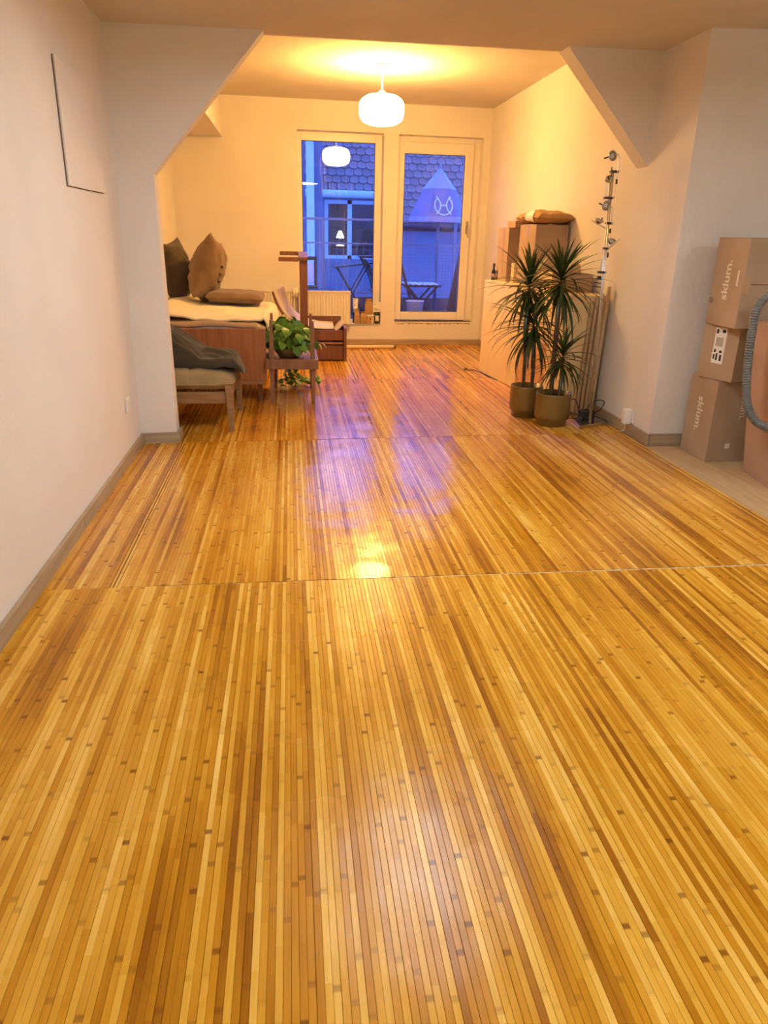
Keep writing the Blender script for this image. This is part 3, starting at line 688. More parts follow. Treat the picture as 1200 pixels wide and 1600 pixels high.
for (p, d, q) in (((.205, 5.60, .425), (.6, -.2, -.8), 3), ((.225, 5.60, .43), (.8, -.1, -.4), 3), ((.185, 5.61, .435), (-.2, -.3, -.9), 1), ((-.20, 5.58, .52), (-.5, -.4, -.5), 2), ((-.215, 5.56, .47), (-.3, -.4, -.8), 0), ((-.205, 5.6, .44), (-.6, -.3, -.8), 2)):
    put_leaf(lm[q], p, d, po); st.tube(spline([(PX, PY, .39), ((PX+p[0])/2, PY-.03, p[2]+.04), p], 4), .0018, 4)
obj('stems', st, VINE, po)
# trailing shoots hanging behind the bench down to the floor
tv = [[(PX, PY+.09, .40), (.0, 6.15, .36), (-.01, 6.18, .22), (-.02, 6.17, .08), (.0, 6.10, .02), (.06, 6.06, .012)], [(PX-.03, PY+.09, .40), (-.05, 6.16, .36), (-.05, 6.20, .2), (-.06, 6.17, .06), (-.09, 6.10, .02)], [(PX+.02, PY+.09, .4), (.03, 6.15, .36), (.03, 6.19, .15), (.06, 6.16, .05), (.15, 6.14, .04), (.19, 6.12, .06)]]
tb = MB()
for pth in tv:
    q = spline(pth, 7); tb.tube(q, .0018, 5)
    for i in range(10, len(q)):
        for _ in range(2 if q[i].z < .25 else 0):
            dd = Vector((rnd.uniform(-1, 1), rnd.uniform(-1, .2), rnd.uniform(-.7, .3)))
            p = q[i]+Vector((rnd.uniform(-.03, .03), rnd.uniform(-.03, .03), rnd.uniform(-.01, .04))); p.z = max(p.z, .018)
            if p.z < .05: dd.z = abs(dd.z)*.4
            put_leaf(lm[1 if rnd.random() < .7 else 3], p, dd, po, rnd.uniform(-.6, .6), rnd.uniform(.6, 1.0))
obj('trailing_stem', tb, VINE, po)

# ------------------------------------------------------------------ wooden post, curved shell and crate by the radiator
ps = thing('wooden_post_stand', (.10, 7.62, 0), 'tall brown wooden post with two arms reaching left, standing in the crate before the radiator', 'stand')
obj('post', B1(.090, .168, 7.56, 7.63, .05, .952), WALNUT2, ps, bevel=.004)
obj('cap', MB().hexa([(.084, 7.54, .952), (.174, 7.54, .952), (.174, 7.90, .992), (.084, 7.90, .992), (.084, 7.54, .985), (.174, 7.54, .985), (.174, 7.90, 1.03), (.084, 7.90, 1.03)]), WALNUT2, ps, bevel=.004)
obj('arm', B1(-.110, .083, 7.54, 7.585, .944, .984), WALNUT2, ps, bevel=.004)
obj('arm', B1(-.100, .083, 7.855, 7.90, .992, 1.03), WALNUT2, ps, bevel=.004)
obj('foot', B1(.06, .20, 7.50, 7.70, .031, .052), WALNUT2, ps, bevel=.004)
cr_ = thing('wooden_crate', (.30, 7.7, 0), 'open brown wooden crate with slatted front standing by the radiator', 'crate')
obj('front_board', B1(.0, .510, 7.455, 7.475, .012, .155), WALNUT2, cr_, bevel=.003)
obj('front_slat', B1(.0, .510, 7.455, 7.475, .205, .305), WALNUT2, cr_, bevel=.003)
obj('front_slat', B1(.0, .510, 7.450, 7.476, .168, .186), M('lighter_slat', '9a6a48', .5), cr_, bevel=.003)
for x, y in ((.515, 7.44), (-.03, 7.44)): obj('corner_post', B1(x, x+.032, y, y+.035, 0, .325), WALNUT2, cr_, bevel=.003)
obj('side_board', B1(.52, .538, 7.476, 7.90, .012, .33), WALNUT2, cr_, bevel=.003)
obj('side_board', B1(-.025, -.007, 7.476, 7.90, .012, .33), WALNUT2, cr_, bevel=.003)
obj('rear_board', B1(-.006, .519, 7.882, 7.90, .012, .40), WALNUT2, cr_, bevel=.003)
obj('base_board', B1(-.006, .519, 7.476, 7.881, .012, .03), WALNUT, cr_)
f = MB().hexa([(.44, 7.478, .285), (.518, 7.478, .36), (.518, 7.88, .36), (.44, 7.88, .285), (.44, 7.478, .293), (.518, 7.478, .372), (.518, 7.88, .372), (.44, 7.88, .293)])
obj('inner_flap', f, SHELLW, cr_)
sh_ = thing('curved_seat_shell', (.15, 7.75, .34), 'pale curved plywood seat shell sweeping from the bed side down onto the crate', 'seat')
cv = spline([(-.17, 0, .66), (-.135, 0, .56), (-.08, 0, .46), (.0, 0, .385), (.10, 0, .335), (.25, 0, .30), (.43, 0, .295)], 6)
mb = MB(); mb.grid(lambda u, v: (cv[round(u*(len(cv)-1))].x+.10*v*(1-u)+.0*v, 7.645+v*.20+.03*(1-u), cv[round(u*(len(cv)-1))].z+v*(.03+.06*u*(1.3-u))), len(cv)-1, 4)
obj('shell', mb, SHELLW, sh_, solid=.012)
mb = MB(); mb.tube([(q.x-.008, 7.65+.03*(1-i/(len(cv)-1)), q.z-.012) for i, q in enumerate(cv[:14])], .012, 8); obj('edge_rail', mb, WALNUT2, sh_)

rb = thing('rolled_blind', (.84, 8.33, 0), 'long cream rolled blind with dark end caps on the floor by the window wall', 'blind')
a0, a1 = Vector((.38, 8.318, .021)), Vector((1.155, 8.345, .021))
obj('roll', MB().tube([a0.lerp(a1, i/8) for i in range(9)], [.021, .020, .021, .021, .0195, .021, .0205, .021, .021], 14), M('cream_blind_cloth', 'e6d2b0', .8), rb)
obj('end_cap', MB().tube([a1, a1+Vector((.012, 0, 0))], .0215, 14), BLACK, rb); obj('end_cap', MB().tube([a0-Vector((.012, 0, 0)), a0], .0215, 14), BLACK, rb)
obj('tie_band', MB().tube([a0.lerp(a1, .155), a0.lerp(a1, .165)], .0222, 14), BLACK, rb)

# ------------------------------------------------------------------ things on the window sill
def paper_bag(s, d, z, wd, dp, hh, label, lean=0):
    r = thing('paper_bag', bk(s, d, z), label, 'bag', 'brown paper bags on the window sill'); mb = MB(); rows = []
    for i, (t_, kx, ky) in enumerate(((0, 1, 1), (.06, 1.02, 1.03), (.3, 1.03, 1.06), (.58, 1.0, .95), (.74, .92, .55), (.86, .80, .22), (1, .74, .16))):
        rows.append([bk(s+sx*wd/2*kx+lean*t_+.003*nz3(s*50, i, sx), d+sy*dp/2*ky+.004*nz3(i, s*40, sy), z+.001+hh*t_) for sx, sy in ((-1, -1), (0, -1.05), (1, -1), (1, 1), (0, 1.05), (-1, 1))])
    vs = [p for rr in rows for p in rr]; n = 6
    mb.add(vs, [(i*n+k, i*n+(k+1) % n, (i+1)*n+(k+1) % n, (i+1)*n+k) for i in range(6) for k in range(6)]+[tuple(range(6)), tuple(36+k for k in range(6))])
    obj('bag_body', mb, KRAFT, r)
    mb = MB(); bb(mb, s+lean-wd*.40, s+lean+wd*.40, d-dp*.5*.20-.006, d+dp*.5*.20+.006, z+hh*.93, z+hh*1.0); obj('rolled_top', mb, KRAFT, r, bevel=.003)
SZ = WZ0+.002
paper_bag(.760, .058, SZ, .058, .06, .165, 'narrow brown paper bag standing on the sill next to the radiator')
paper_bag(.838, .052, SZ, .075, .06, .135, 'squat brown paper bag on the sill between the tall bag and the box')
bx = thing('tin_box', bk(.918, .07, SZ), 'small brown box with a white lid carrying a paper bag on the sill', 'box')
mb = MB(); bb(mb, .880, .963, .035, .115, SZ, SZ+.082); obj('box_body', mb, M('tan_tin', 'c08a58', .6), bx, bevel=.003)
mb = MB(); bb(mb, .877, .966, .032, .118, SZ+.083, SZ+.103); obj('lid', mb, WPLAS, bx, bevel=.003)
mb = MB(); bb(mb, .930, .962, .0338, .035, SZ+.005, SZ+.075); obj('label', mb, WHITEP, bx)
mb = MB(); mb.lathe([(.0, .002), (.008, .002), (.008, 0)], bk(.922, .035, SZ+.055), 12, T=Matrix.Rotation(PI/2, 3, 'X')); obj('seal_dot', mb, INK, bx)
paper_bag(.900, .075, SZ+.104, .088, .062, .175, 'brown paper bag with folded top standing on the white-lidded box')
for i in range(3):
    cst = thing('paper_cup', bk(.752, .128, SZ+.12+i*.045), ('lowest', 'middle', 'topmost')[i]+' white cup of the stack behind the narrow paper bag', 'cup', 'stack of white cups on the sill')
    zb = SZ+.165+i*.036
    obj('cup_wall', MB().lathe([(.022, zb-.045), (.031, zb+.032), (.029, zb+.032), (.021, zb-.043)], bk(.752, .128, 0), 20), WHITEP, cst)
    obj('rim', MB().lathe([(.031, zb+.030), (.034, zb+.032), (.034, zb+.037), (.031, zb+.038)], bk(.752, .128, 0), 20), WHITEP, cst)
ct = thing('cup_tin', bk(.752, .128, SZ), 'dark tin under the stack of white cups on the sill', 'tin')
obj('tin_body', MB().lathe([(.03, SZ), (.03, SZ+.115), (.026, SZ+.119)], bk(.752, .128, 0), 24), BLACK, ct)
bt = thing('bottle', bk(.996, .05, SZ), 'dark green bottle with a white oval label at the sill end', 'bottle')
bc = bk(.996, .05, SZ)
obj('glass_body', MB().lathe([(.024, 0), (.029, .004), (.03, .02), (.03, .105), (.026, .13), (.015, .152), (.0135, .20), (.015, .204), (.015, .212)], bc, 28), GREEN, bt)
def lab(u, v): 
    a = -PI/2+(u-.5)*1.5; return bc+Vector((.0305*math.cos(a), .0305*math.sin(a), .03+.065*v))
obj('label', MB().grid(lab, 12, 2), WHITEP, bt)
def ovl(k): a = 2*PI*k/24; u = .5+.26*math.cos(a); v = .5+.38*math.sin(a); an = -PI/2+(u-.5)*1.5; return bc+Vector((.031*math.cos(an), .031*math.sin(an), .03+.065*v))
obj('label_ring', MB().tube([ovl(k) for k in range(25)], .0012, 5), M('gold_ring', '8a6a2a', .5), bt)
obj('cap', MB().lathe([(.016, .205), (.016, .228), (.013, .23)], bc, 20), BLACK, bt)
cd_ = thing('sign_card', bk(.955, .012, SZ), 'white card sign on a thin stick before the neck of the green bottle', 'sign')
mb = MB(); bb(mb, .948, 1.034, .012, .014, SZ+.135, SZ+.25); obj('card', mb, WHITEP, cd_)
mb = MB(); bb(mb, .953, .959, .0142, .020, SZ, SZ+.22); obj('prop_stick', mb, WALNUT, cd_)
for (a, b_2, z0, z1) in ((.958, .980, .222, .226), (.956, .99, .168, .172), (.956, .995, .156, .160), (.998, 1.024, .164, .168)):
    mb = MB(); bb(mb, a, b_2, .0108, .012, SZ+z0, SZ+z1); obj('print_line', mb, INK, cd_)

# ------------------------------------------------------------------ low cream cabinets along the right wall
CZ = .842
cx_ = lambda y: 1.78+(6.89-y)*.112 if y > 5.65 else 1.919+(5.65-y)*.02
cab_labels = ['cream cabinet at the window end of the row along the right wall', 'cream cabinet second from the window, below the large cardboard box', 'cream cabinet with an orange pine lower front behind the potted dracaenas', 'end cabinet of the cream row, nearest the steel floor lamp']
ys = [6.89, 6.217, 5.80, 5.45, 5.10]
for i in range(4):
    ya, yb = ys[i], ys[i+1]; xa, xb = cx_(ya), cx_(yb)
    cb = thing('cabinet', ((xa+2.2)/2, (ya+yb)/2, 0), cab_labels[i], 'cabinet', 'cream cabinets along the right wall')
    g = .0015; x2 = 2.203; q = .018
    body = MB().hexa([(xa+q, ya-g, 0), (xb+q, yb+g, 0), (x2, yb+g, 0), (x2, ya-g, 0), (xa+q, ya-g, CZ-.019), (xb+q, yb+g, CZ-.019), (x2, yb+g, CZ-.019), (x2, ya-g, CZ-.019)])
    obj('body', body, CREAM, cb, bevel=.001)
    top = MB().hexa([(xa, ya-g, CZ-.018), (xb, yb+g, CZ-.018), (x2, yb+g, CZ-.018), (x2, ya-g, CZ-.018), (xa, ya-g, CZ), (xb, yb+g, CZ), (x2, yb+g, CZ), (x2, ya-g, CZ)])
    obj('top_board', top, CREAM, cb, bevel=.002)
    def front(z0, z1, mat, nm, t0=0., t1=1.):
        P = lambda t_, o_: (xa+(xb-xa)*t_+o_, ya-g*2+(yb+g*4-ya)*t_)
        a, b_, c, d = P(t0, 0), P(t1, 0), P(t1, q-.001), P(t0, q-.001)
        obj(nm, MB().hexa([(*a, z0), (*b_, z0), (*c, z0), (*d, z0), (*a, z1), (*b_, z1), (*c, z1), (*d, z1)]), mat, cb, bevel=.0015)
    if i == 0: front(.004, CZ-.022, CREAM, 'door', 0, .30); front(.004, CZ-.022, CREAM, 'door', .305, 1)
    elif i == 2: front(.45, CZ-.022, CREAM, 'drawer_front'); front(.004, .445, ORANGEW, 'lower_door')
    elif i == 1: front(.004, CZ-.022, CREAM, 'door', 0, .45); front(.36, CZ-.022, CREAM, 'door', .46, 1); front(.004, .355, ORANGEW, 'lower_door', .46, 1)
    else: front(.004, CZ-.022, CREAM, 'door')
# loose boards leaning upright against the wall at the end of the row
for i, (xx, zt, yb0) in enumerate(((2.085, .80, 5.075), (2.115, .835, 5.07), (2.146, .86, 5.065), (2.176, .905, 5.03))):
    b = obj('board', MB().hexa([(xx-.03, yb0, .0), (xx-.008, yb0, .0), (xx-.008, yb0+.022, .0), (xx-.03, yb0+.022, .0), (xx-.0, yb0+.004, zt), (xx+.022, yb0+.004, zt), (xx+.022, yb0+.026, zt), (xx-.0, yb0+.026, zt)]), BOARDEDGE, bevel=.001, org=(xx, yb0, 0))
    tag(b, ['narrow pale board leaning on the end cabinet, furthest from the wall', 'second pale board from the left leaning on the end cabinet', 'third pale board from the left leaning on the end cabinet', 'tallest pale board in the corner behind the steel lamp pole'][i], 'board', 'loose boards by the end cabinet')

def carton(loc, sx, sy, sz, mat, label, name='cardboard_box', rz=0, ry=0, tape=True, group=None, seam='y'):
    """closed cardboard box: body, two top flaps with a gap between, tape strip"""
    r = thing(name, loc, label, 'box', group); r.rotation_euler = (0, ry, rz); o = Vector(loc)
    obj('body', B1(o.x-sx/2, o.x+sx/2, o.y-sy/2, o.y+sy/2, o.z, o.z+sz-.003), mat, r, bevel=.003)
    if seam == 'y':
        obj('flap', B1(o.x-sx/2, o.x-.001, o.y-sy/2, o.y+sy/2, o.z+sz-.003, o.z+sz), mat, r); obj('flap', B1(o.x+.001, o.x+sx/2, o.y-sy/2, o.y+sy/2, o.z+sz-.003, o.z+sz), mat, r)
        tp = MB().box(o.x-.024, o.x+.024, o.y-sy/2-.0005, o.y+sy/2+.0005, o.z+sz, o.z+sz+.0006).box(o.x-.024, o.x+.024, o.y-sy/2-.0008, o.y-sy/2, o.z+sz-.09, o.z+sz)
    else:
        obj('flap', B1(o.x-sx/2, o.x+sx/2, o.y-sy/2, o.y-.001, o.z+sz-.003, o.z+sz), mat, r); obj('flap', B1(o.x-sx/2, o.x+sx/2, o.y+.001, o.y+sy/2, o.z+sz-.003, o.z+sz), mat, r)
        tp = MB().box(o.x-sx/2-.0005, o.x+sx/2+.0005, o.y-.024, o.y+.024, o.z+sz, o.z+sz+.0006).box(o.x-sx/2-.0008, o.x-sx/2, o.y-.024, o.y+.024, o.z+sz-.09, o.z+sz)
    if tape: obj('tape', tp, TAPE, r)
    return r
bA = carton((2.035, 6.735, CZ+.001), .31, .34, .445, CARD, 'tall cardboard box on the cream cabinets, next to the window wall', seam='x')
bB = carton((2.07, 6.21, CZ+.001), .268, .43, .468, CARD, 'largest cardboard box on the cream cabinets, under the padded parcel', seam='x')
obj('flap_seam', B1(1.9352, 1.9358, 6.196, 6.20, CZ+.03, CZ+.46), M('box_cut_edge', '6a4426', .8), bB)
obj('flap_seam', B1(1.8792, 1.8798, 6.70, 6.704, CZ+.03, CZ+.43), M('box_cut_edge2', '6a4426', .8), bA)
bC = carton((2.05, 6.72, CZ+.448), .22, .24, .055, CARD2, 'small flat carton lying on top of the tall box by the window')
wb_ = carton((1.99, 6.475, CZ+.001), .16, .085, .16, M('pale_carton', 'e0c898', .7), 'small pale carton wedged between the two big boxes on the cabinets')
def parcel_fn(sg):
    def fn(u, v):
        a, b = u*2-1, v*2-1; e = max((1-abs(a)**4)*(1-abs(b)**4), 0)**.5
        x = 2.065+b*.150+.012*nz3(a*2, b*2); y = 6.22+a*.30
        return (x, y, 1.368+sg*.048*e*(1+.25*nz3(a*3, b*2, 2))+.010*nz3(a*3, b*2, 6)-.012*abs(a)**2+.006*nz3(a*9, b*3, 1)*abs(b)**3)
    return fn
pp = thing('padded_parcel', (2.06, 6.21, 1.312), 'crinkled brown paper parcel with a white sticker on top of the largest box', 'parcel')
mb = MB(); mb.grid(parcel_fn(1), 40, 24); mb.grid(parcel_fn(-1), 40, 24)
pbdy = obj('wrapping', mb, KRAFT, pp)
pf_ = parcel_fn(-1); pu_ = parcel_fn(1)
def stick(c_, s_):                                          # wraps from the upper to the lower side of the parcel edge
    u = .36+.17*c_; vv = .10*s_
    q = Vector(pu_(u, vv)) if vv >= 0 else Vector(pf_(u, -vv))
    return q+Vector((-.004, -.001, .003 if vv > .02 else -.003 if vv < -.02 else 0))
rings_ = [[stick(rr*math.cos(2*PI*k/28), rr*math.sin(2*PI*k/28)) for k in range(28)] for rr in (.2, .45, .7, 1.0)]
st_ = obj('sticker', MB().add([stick(0, 0)]+sum(rings_, []), [(0, 1+k, 1+(k+1) % 28) for k in range(28)]+[(1+28*j+k, 1+28*j+(k+1) % 28, 29+28*j+(k+1) % 28, 29+28*j+k) for j in range(3) for k in range(28)], True), WHITEP, pp)
# soft white bag and brown box nearest the camera on the cabinets
wsp = tag(obj('cloth_bag', pillow_mb(.16, .20, .13, TR((2.02, 5.74, CZ+.075), .1, .1, .3), .05, .03, 6), M('cream_cloth_bag', 'e8d49a', .8, bump=.3)), 'small rounded cream cloth bag on the cabinets behind the dracaena leaves', 'bag')
bD = thing('open_box', (2.08, 5.46, CZ), 'low open cardboard box on the cabinets behind the dracaena crown', 'box'); bD.rotation_euler = (0, 0, .0)
x0, x1, y0_, y1_, z0_, z1_ = 1.965, 2.19, 5.36, 5.60, CZ+.001, CZ+.125
for nm, a in (('side_wall', (x0, x0+.004, y0_, y1_, z0_, z1_)), ('side_wall', (x1-.004, x1, y0_, y1_, z0_, z1_)), ('side_wall', (x0+.004, x1-.004, y0_, y0_+.004, z0_, z1_)), ('side_wall', (x0+.004, x1-.004, y1_-.004, y1_, z0_, z1_)), ('bottom', (x0+.004, x1-.004, y0_+.004, y1_-.004, z0_, z0_+.004))):
    obj(nm, B1(*a), CARD, bD)
obj('flap', MB().hexa([(x0, y0_, z1_), (x0, y1_, z1_), (x0-.07, y1_, z1_+.02), (x0-.07, y0_, z1_+.02), (x0, y0_, z1_+.003), (x0, y1_, z1_+.003), (x0-.07, y1_, z1_+.023), (x0-.07, y0_, z1_+.023)]), CARD, bD)
obj('flap', MB().hexa([(x0, y1_, z1_), (x1, y1_, z1_), (x1, y1_+.04, z1_+.06), (x0, y1_+.04, z1_+.06), (x0, y1_, z1_+.003), (x1, y1_, z1_+.003), (x1, y1_+.04, z1_+.063), (x0, y1_+.04, z1_+.063)]), CARD, bD)
for i, (x, y, lb) in enumerate(((1.845, 6.845, 'small dark bottle at the window end of the cabinet top'), (1.893, 6.85, 'small dark bottle beside the tall cardboard box on the cabinet top'))):
    r = thing('small_bottle', (x, y, CZ), lb, 'bottle', 'two dark bottles on the cabinet end')
    obj('bottle_body', MB().lathe([(.017, CZ), (.0195, CZ+.003), (.0195, CZ+.075), (.010, CZ+.095), (.009, CZ+.115)], (x, y, 0), 20), M('dark_bottle', '2c2422', .25), r)
    obj('cap', MB().lathe([(.0115, CZ+.110), (.0115, CZ+.142), (.009, CZ+.144)], (x, y, 0), 16), M('purple_cap', '4a3c50', .4), r)
    obj('label', MB().lathe([(.0198, CZ+.02), (.0198, CZ+.055)], (x, y, 0), 20), M('bottle_label', '9a8a90', .6), r)
bp_ = tag(obj('floor_cable', MB().tube(spline([(1.70, 7.02, .004), (1.66, 7.0, .004), (1.675, 6.93, .004), (1.74, 6.94, .004), (1.765, 6.86, .004), (1.79, 6.70, .004), (1.83, 6.42, .004)], 6), .0035, 6), CABLE), 'thin black cable lying on the mat along the cabinet front', 'cable')

# ------------------------------------------------------------------ dracaenas
def blade(Ln, wd, droop, mat, n=8):
    mb = MB(); vs = []; p = Vector((0, 0, 0)); a = 0.0
    for i in range(n+1):
        t_ = i/n; ww = wd*min(1, .45+2.4*t_)*(1-t_**2.2)**.8+.0004
        vs += [p+Vector((0, -ww/2, ww*.16)), p.copy(), p+Vector((0, ww/2, ww*.16))]
        a -= droop/n*(0.3+1.4*t_); p = p+Vector((math.cos(a), 0, math.sin(a)))*Ln/n
    mb.add(vs, [(i*3+k, i*3+k+1, (i+1)*3+k+1, (i+1)*3+k) for i in range(n) for k in range(2)], True)
    return mb.mesh('leaf', mat)
blades = [blade(.34, .026, .5, LEAFD), blade(.37, .025, 1.0, LEAFD), blade(.36, .024, 1.5, LEAFD), blade(.31, .024, .8, LEAFD2), blade(.25, .024, .3, LEAFD2)]
def ribbed_pot(cx, cy, par, R0, Hh):
    def rip(i, k): return .012 if (k % 2 == 0 and 3 <= i <= 6) else 0
    prof = [(R0*.80, 0), (R0*.845, .004), (R0*.85, Hh*.17), (R0*.97, Hh*.22), (R0*1.0, Hh*.30), (R0*1.0, Hh*.6), (R0*1.0, Hh*.93), (R0*1.005, Hh*.96), (R0*1.0, Hh), (R0*.94, Hh), (R0*.92, Hh*.86), (.0, Hh*.85)]
    obj('pot', MB().lathe(prof, (cx, cy, 0), 120, ripple=rip), POT, par)
    obj('soil', MB().lathe([(R0*.915, Hh*.862), (R0*.5, Hh*.875), (0, Hh*.87)], (cx, cy, 0), 28), SOIL, par)
def dracaena(cx, cy, R0, Hh, label, canes, seed):
    r = thing('potted_dracaena', (cx, cy, 0), label, 'plant', 'two potted dracaenas'); ribbed_pot(cx, cy, r, R0, Hh); rg = random.Random(seed)
    for (bx_, by_, tx, ty, tz, rad, crowns) in canes:
        q = spline([(cx+bx_, cy+by_, Hh*.86), (cx+bx_*.9+tx*.25, cy+by_*.9+ty*.25, Hh+(tz-Hh)*.4), (cx+tx, cy+ty, tz)], 8)
        obj('cane', MB().tube(q, [rad*(1+.06*math.sin(i*2.1)) for i in range(len(q))], 10), BARK, r)
        for (fz, n, scl, lo, hi) in crowns:
            c = Vector((cx+tx, cy+ty, tz)) if fz == 0 else q[int(len(q)*fz)]
            for i in range(n):
                t_ = i/n; az = i*2.399+rg.uniform(-.25, .25); el = hi+(lo-hi)*t_**.85+rg.uniform(-.12, .12)
                tx_, ty_, tz_ = c.x+.33*scl*math.cos(el)*math.cos(az), c.y+.33*scl*math.cos(el)*math.sin(az), c.z+.33*scl*math.sin(el)-.1
                if (tx_ > 1.87 and ty_ > 5.06 and tz_ < .9) or tx_ > 2.16: az = PI-az   # no leaf grows into the cabinet or the wall
                me = blades[4] if t_ < .12 else blades[0] if t_ < .3 else rg.choice((blades[0], blades[1], blades[1], blades[2], blades[3]))
                o = bpy.data.objects.new('leaf', me); COL.objects.link(o); o.parent = r
                sc = scl*rg.uniform(.8, 1.12)
                o.location = c-Vector((cx, cy, 0))+Vector((0, 0, .05-.10*t_))
                o.rotation_euler = (0, -el, az); o.scale = (sc, sc, sc)
    return r
D1X, D1Y, D2X, D2Y = 1.668, 5.055, 1.775, 4.79
dracaena(D1X, D1Y, .114, .222, 'potted dracaena in the bronze ribbed pot standing behind, nearer the window', [(-.028, .0, -.046, .0, .885, .012, [(0, 80, 1.0, -.85, 1.45)]), (.030, -.01, .008, -.01, .63, .013, [(0, 76, 1.0, -1.0, 1.2)])], 3)
dracaena(D2X, D2Y, .119, .222, 'potted dracaena in the front bronze ribbed pot beside the steel lamp base', [(-.020, .0, -.020, .03, .94, .016, [(0, 84, 1.0, -.9, 1.45)]), (.032, -.01, .032, -.01, .455, .013, [(0, 60, .82, -.8, 1.2)])], 8)

# ------------------------------------------------------------------ steel floor lamp
lp = thing('floor_lamp', (2.06, 4.79, 0), 'tall steel floor lamp with five small disc spotlights along its twin rods', 'lamp')
bq = [(1.925, 4.640), (2.182, 4.752), (2.150, 4.935), (1.975, 4.925)]
obj('base_plate', MB().prism(bq, lambda p: (*p, .0), lambda p: (*p, .024)), SILVER, lp, bevel=.002)
b0, tp0 = Vector((2.035, 4.735, .024)), Vector((1.988, 4.757, 1.625))
rod = lambda t_: b0.lerp(tp0, t_)
SX = Vector((1, -.13, 0)).normalized()
obj('rod', MB().tube([rod(0)+SX*-.003, rod(1)+SX*-.007], .0045, 10), CHROME, lp); obj('rod', MB().tube([rod(0)+SX*.010+Vector((0, .012, 0)), rod(.985)+SX*.010+Vector((0, .012, 0))], .0045, 10), CHROME, lp)
zt = lambda z: (z-.024)/1.6
def on(z, dx, dy=0): return rod(zt(z))+SX*dx+Vector((0, dy, 0))
def head(c, nrm, rad, stem):
    """disc spotlight: dish, lens ring, rear stem"""
    nrm = Vector(nrm).normalized(); T = nrm.to_track_quat('Z', 'Y').to_matrix()
    hd_ = obj('spot_head', MB().lathe([(.006, -.022), (.012, -.018), (rad*.8, -.008), (rad, 0), (rad, .006), (rad*.86, .006), (rad*.8, .002), (0.001, .001)], c, 24, T=T), SILVER, lp)
    c = Vector(c)
    obj('lens', MB().lathe([(rad*.8, .0025), (.001, .004)], c, 20, T=T), M('frosted_lens', 'd8d4cc', .3), hd_)
    obj('grip', MB().tube([c-nrm*.018, Vector(stem)], .0042, 8), DKSTEEL, hd_)
for zc_, o1, o2 in ((1.602, -.012, .040), (1.452, -.034, .020), (1.305, -.010, .032), (1.155, -.012, .022), (1.010, -.032, .012)):
    a, b = on(zc_, o1), on(zc_, o2)
    obj('clamp', MB().box(a.x, b.x, a.y-.012, a.y+.026, zc_-.007, zc_+.007), DKSTEEL, lp, bevel=.004)
    obj('clamp_screw', MB().tube([on(zc_, o2*.6, -.012), on(zc_, o2*.6, -.026)], .005, 8), CHROME, lp)
arm = lambda pts: obj('arm', MB().tube(spline(pts, 6), .0042, 8), CHROME, lp)
arm([on(1.545, .030), on(1.60, .030), on(1.665, .034), on(1.695, .026), on(1.698, .004)]); obj('weight', MB().tube([on(1.53, .030), on(1.558, .030)], .006, 8), BLACK, lp)
head(on(1.688, -.010), (.35, -.9, .1), .031, on(1.672, -.058))
arm([on(1.448, -.026), on(1.53, -.026), on(1.552, -.018)]); head(on(1.556, -.018), (.15, .8, .5), .024, on(1.57, -.035, -.03))
arm([on(1.30, .022), on(1.36, .022), on(1.395, .018), on(1.40, .005)]); head(on(1.405, -.022), (.3, -.92, -.1), .030, on(1.418, -.066))
obj('weight', MB().tube([on(1.245, .018), on(1.272, .018)], .006, 8), BLACK, lp)
arm([on(1.275, -.012), on(1.297, -.06), on(1.318, -.105)]); head(on(1.318, -.060, -.01), (.2, -.35, .9), .028, on(1.335, -.03, .02))
arm([on(1.16, .01), on(1.165, .035), on(1.19, .062), on(1.215, .082)]); head(on(1.200, .028, -.01), (.0, -.4, .9), .028, on(1.19, .05, .02))
arm([on(1.01, -.02), on(1.085, -.016), on(1.12, .0), on(1.135, .018)]); obj('weight', MB().tube([on(1.10, .018), on(1.13, .018)], .0055, 8), BLACK, lp)
obj('dimmer', MB().box(*sum(([v-.011, v+.011] for v in on(.975, -.025)), [])), BLACK, lp, bevel=.003)
for i, z in enumerate((.965, .942, .918)):
    obj('cord_hook', MB().tube([on(z, -.006), on(z+.003, -.05-.006*i)], .003, 6), DKSTEEL, lp)
tf = thing('transformer', (2.05, 4.86, .024), 'black lamp transformer box sitting on the steel lamp base', 'transformer')
obj('case', B1(2.00, 2.095, 4.80, 4.885, .0245, .085), BLACK, tf, bevel=.006)
mb = MB(); mb.tube(spline([(2.0, 4.84, .06), (1.955, 4.85, .16), (1.91, 4.86, .13), (1.88, 4.87, .06), (1.905, 4.86, .03), (1.945, 4.80, .04), (1.99, 4.80, .05)], 8), .0034, 6)
mb.tube(spline([(2.095, 4.84, .06), (2.15, 4.85, .09), (2.175, 4.86, .14), (2.13, 4.87, .15), (2.07, 4.86, .12), (2.04, 4.84, .09)], 8), .0034, 6)
mb.tube(spline([(2.09, 4.82, .05), (2.14, 4.80, .035), (2.17, 4.765, .028)], 8), .0034, 6)
mb.tube(spline([(2.0, 4.83, .05), (1.95, 4.86, .06), (1.925, 4.83, .075), (1.94, 4.80, .035), (1.97, 4.83, .03), (2.0, 4.85, .05)], 8), .003, 6)
obj('cord', mb, CABLE, tf)

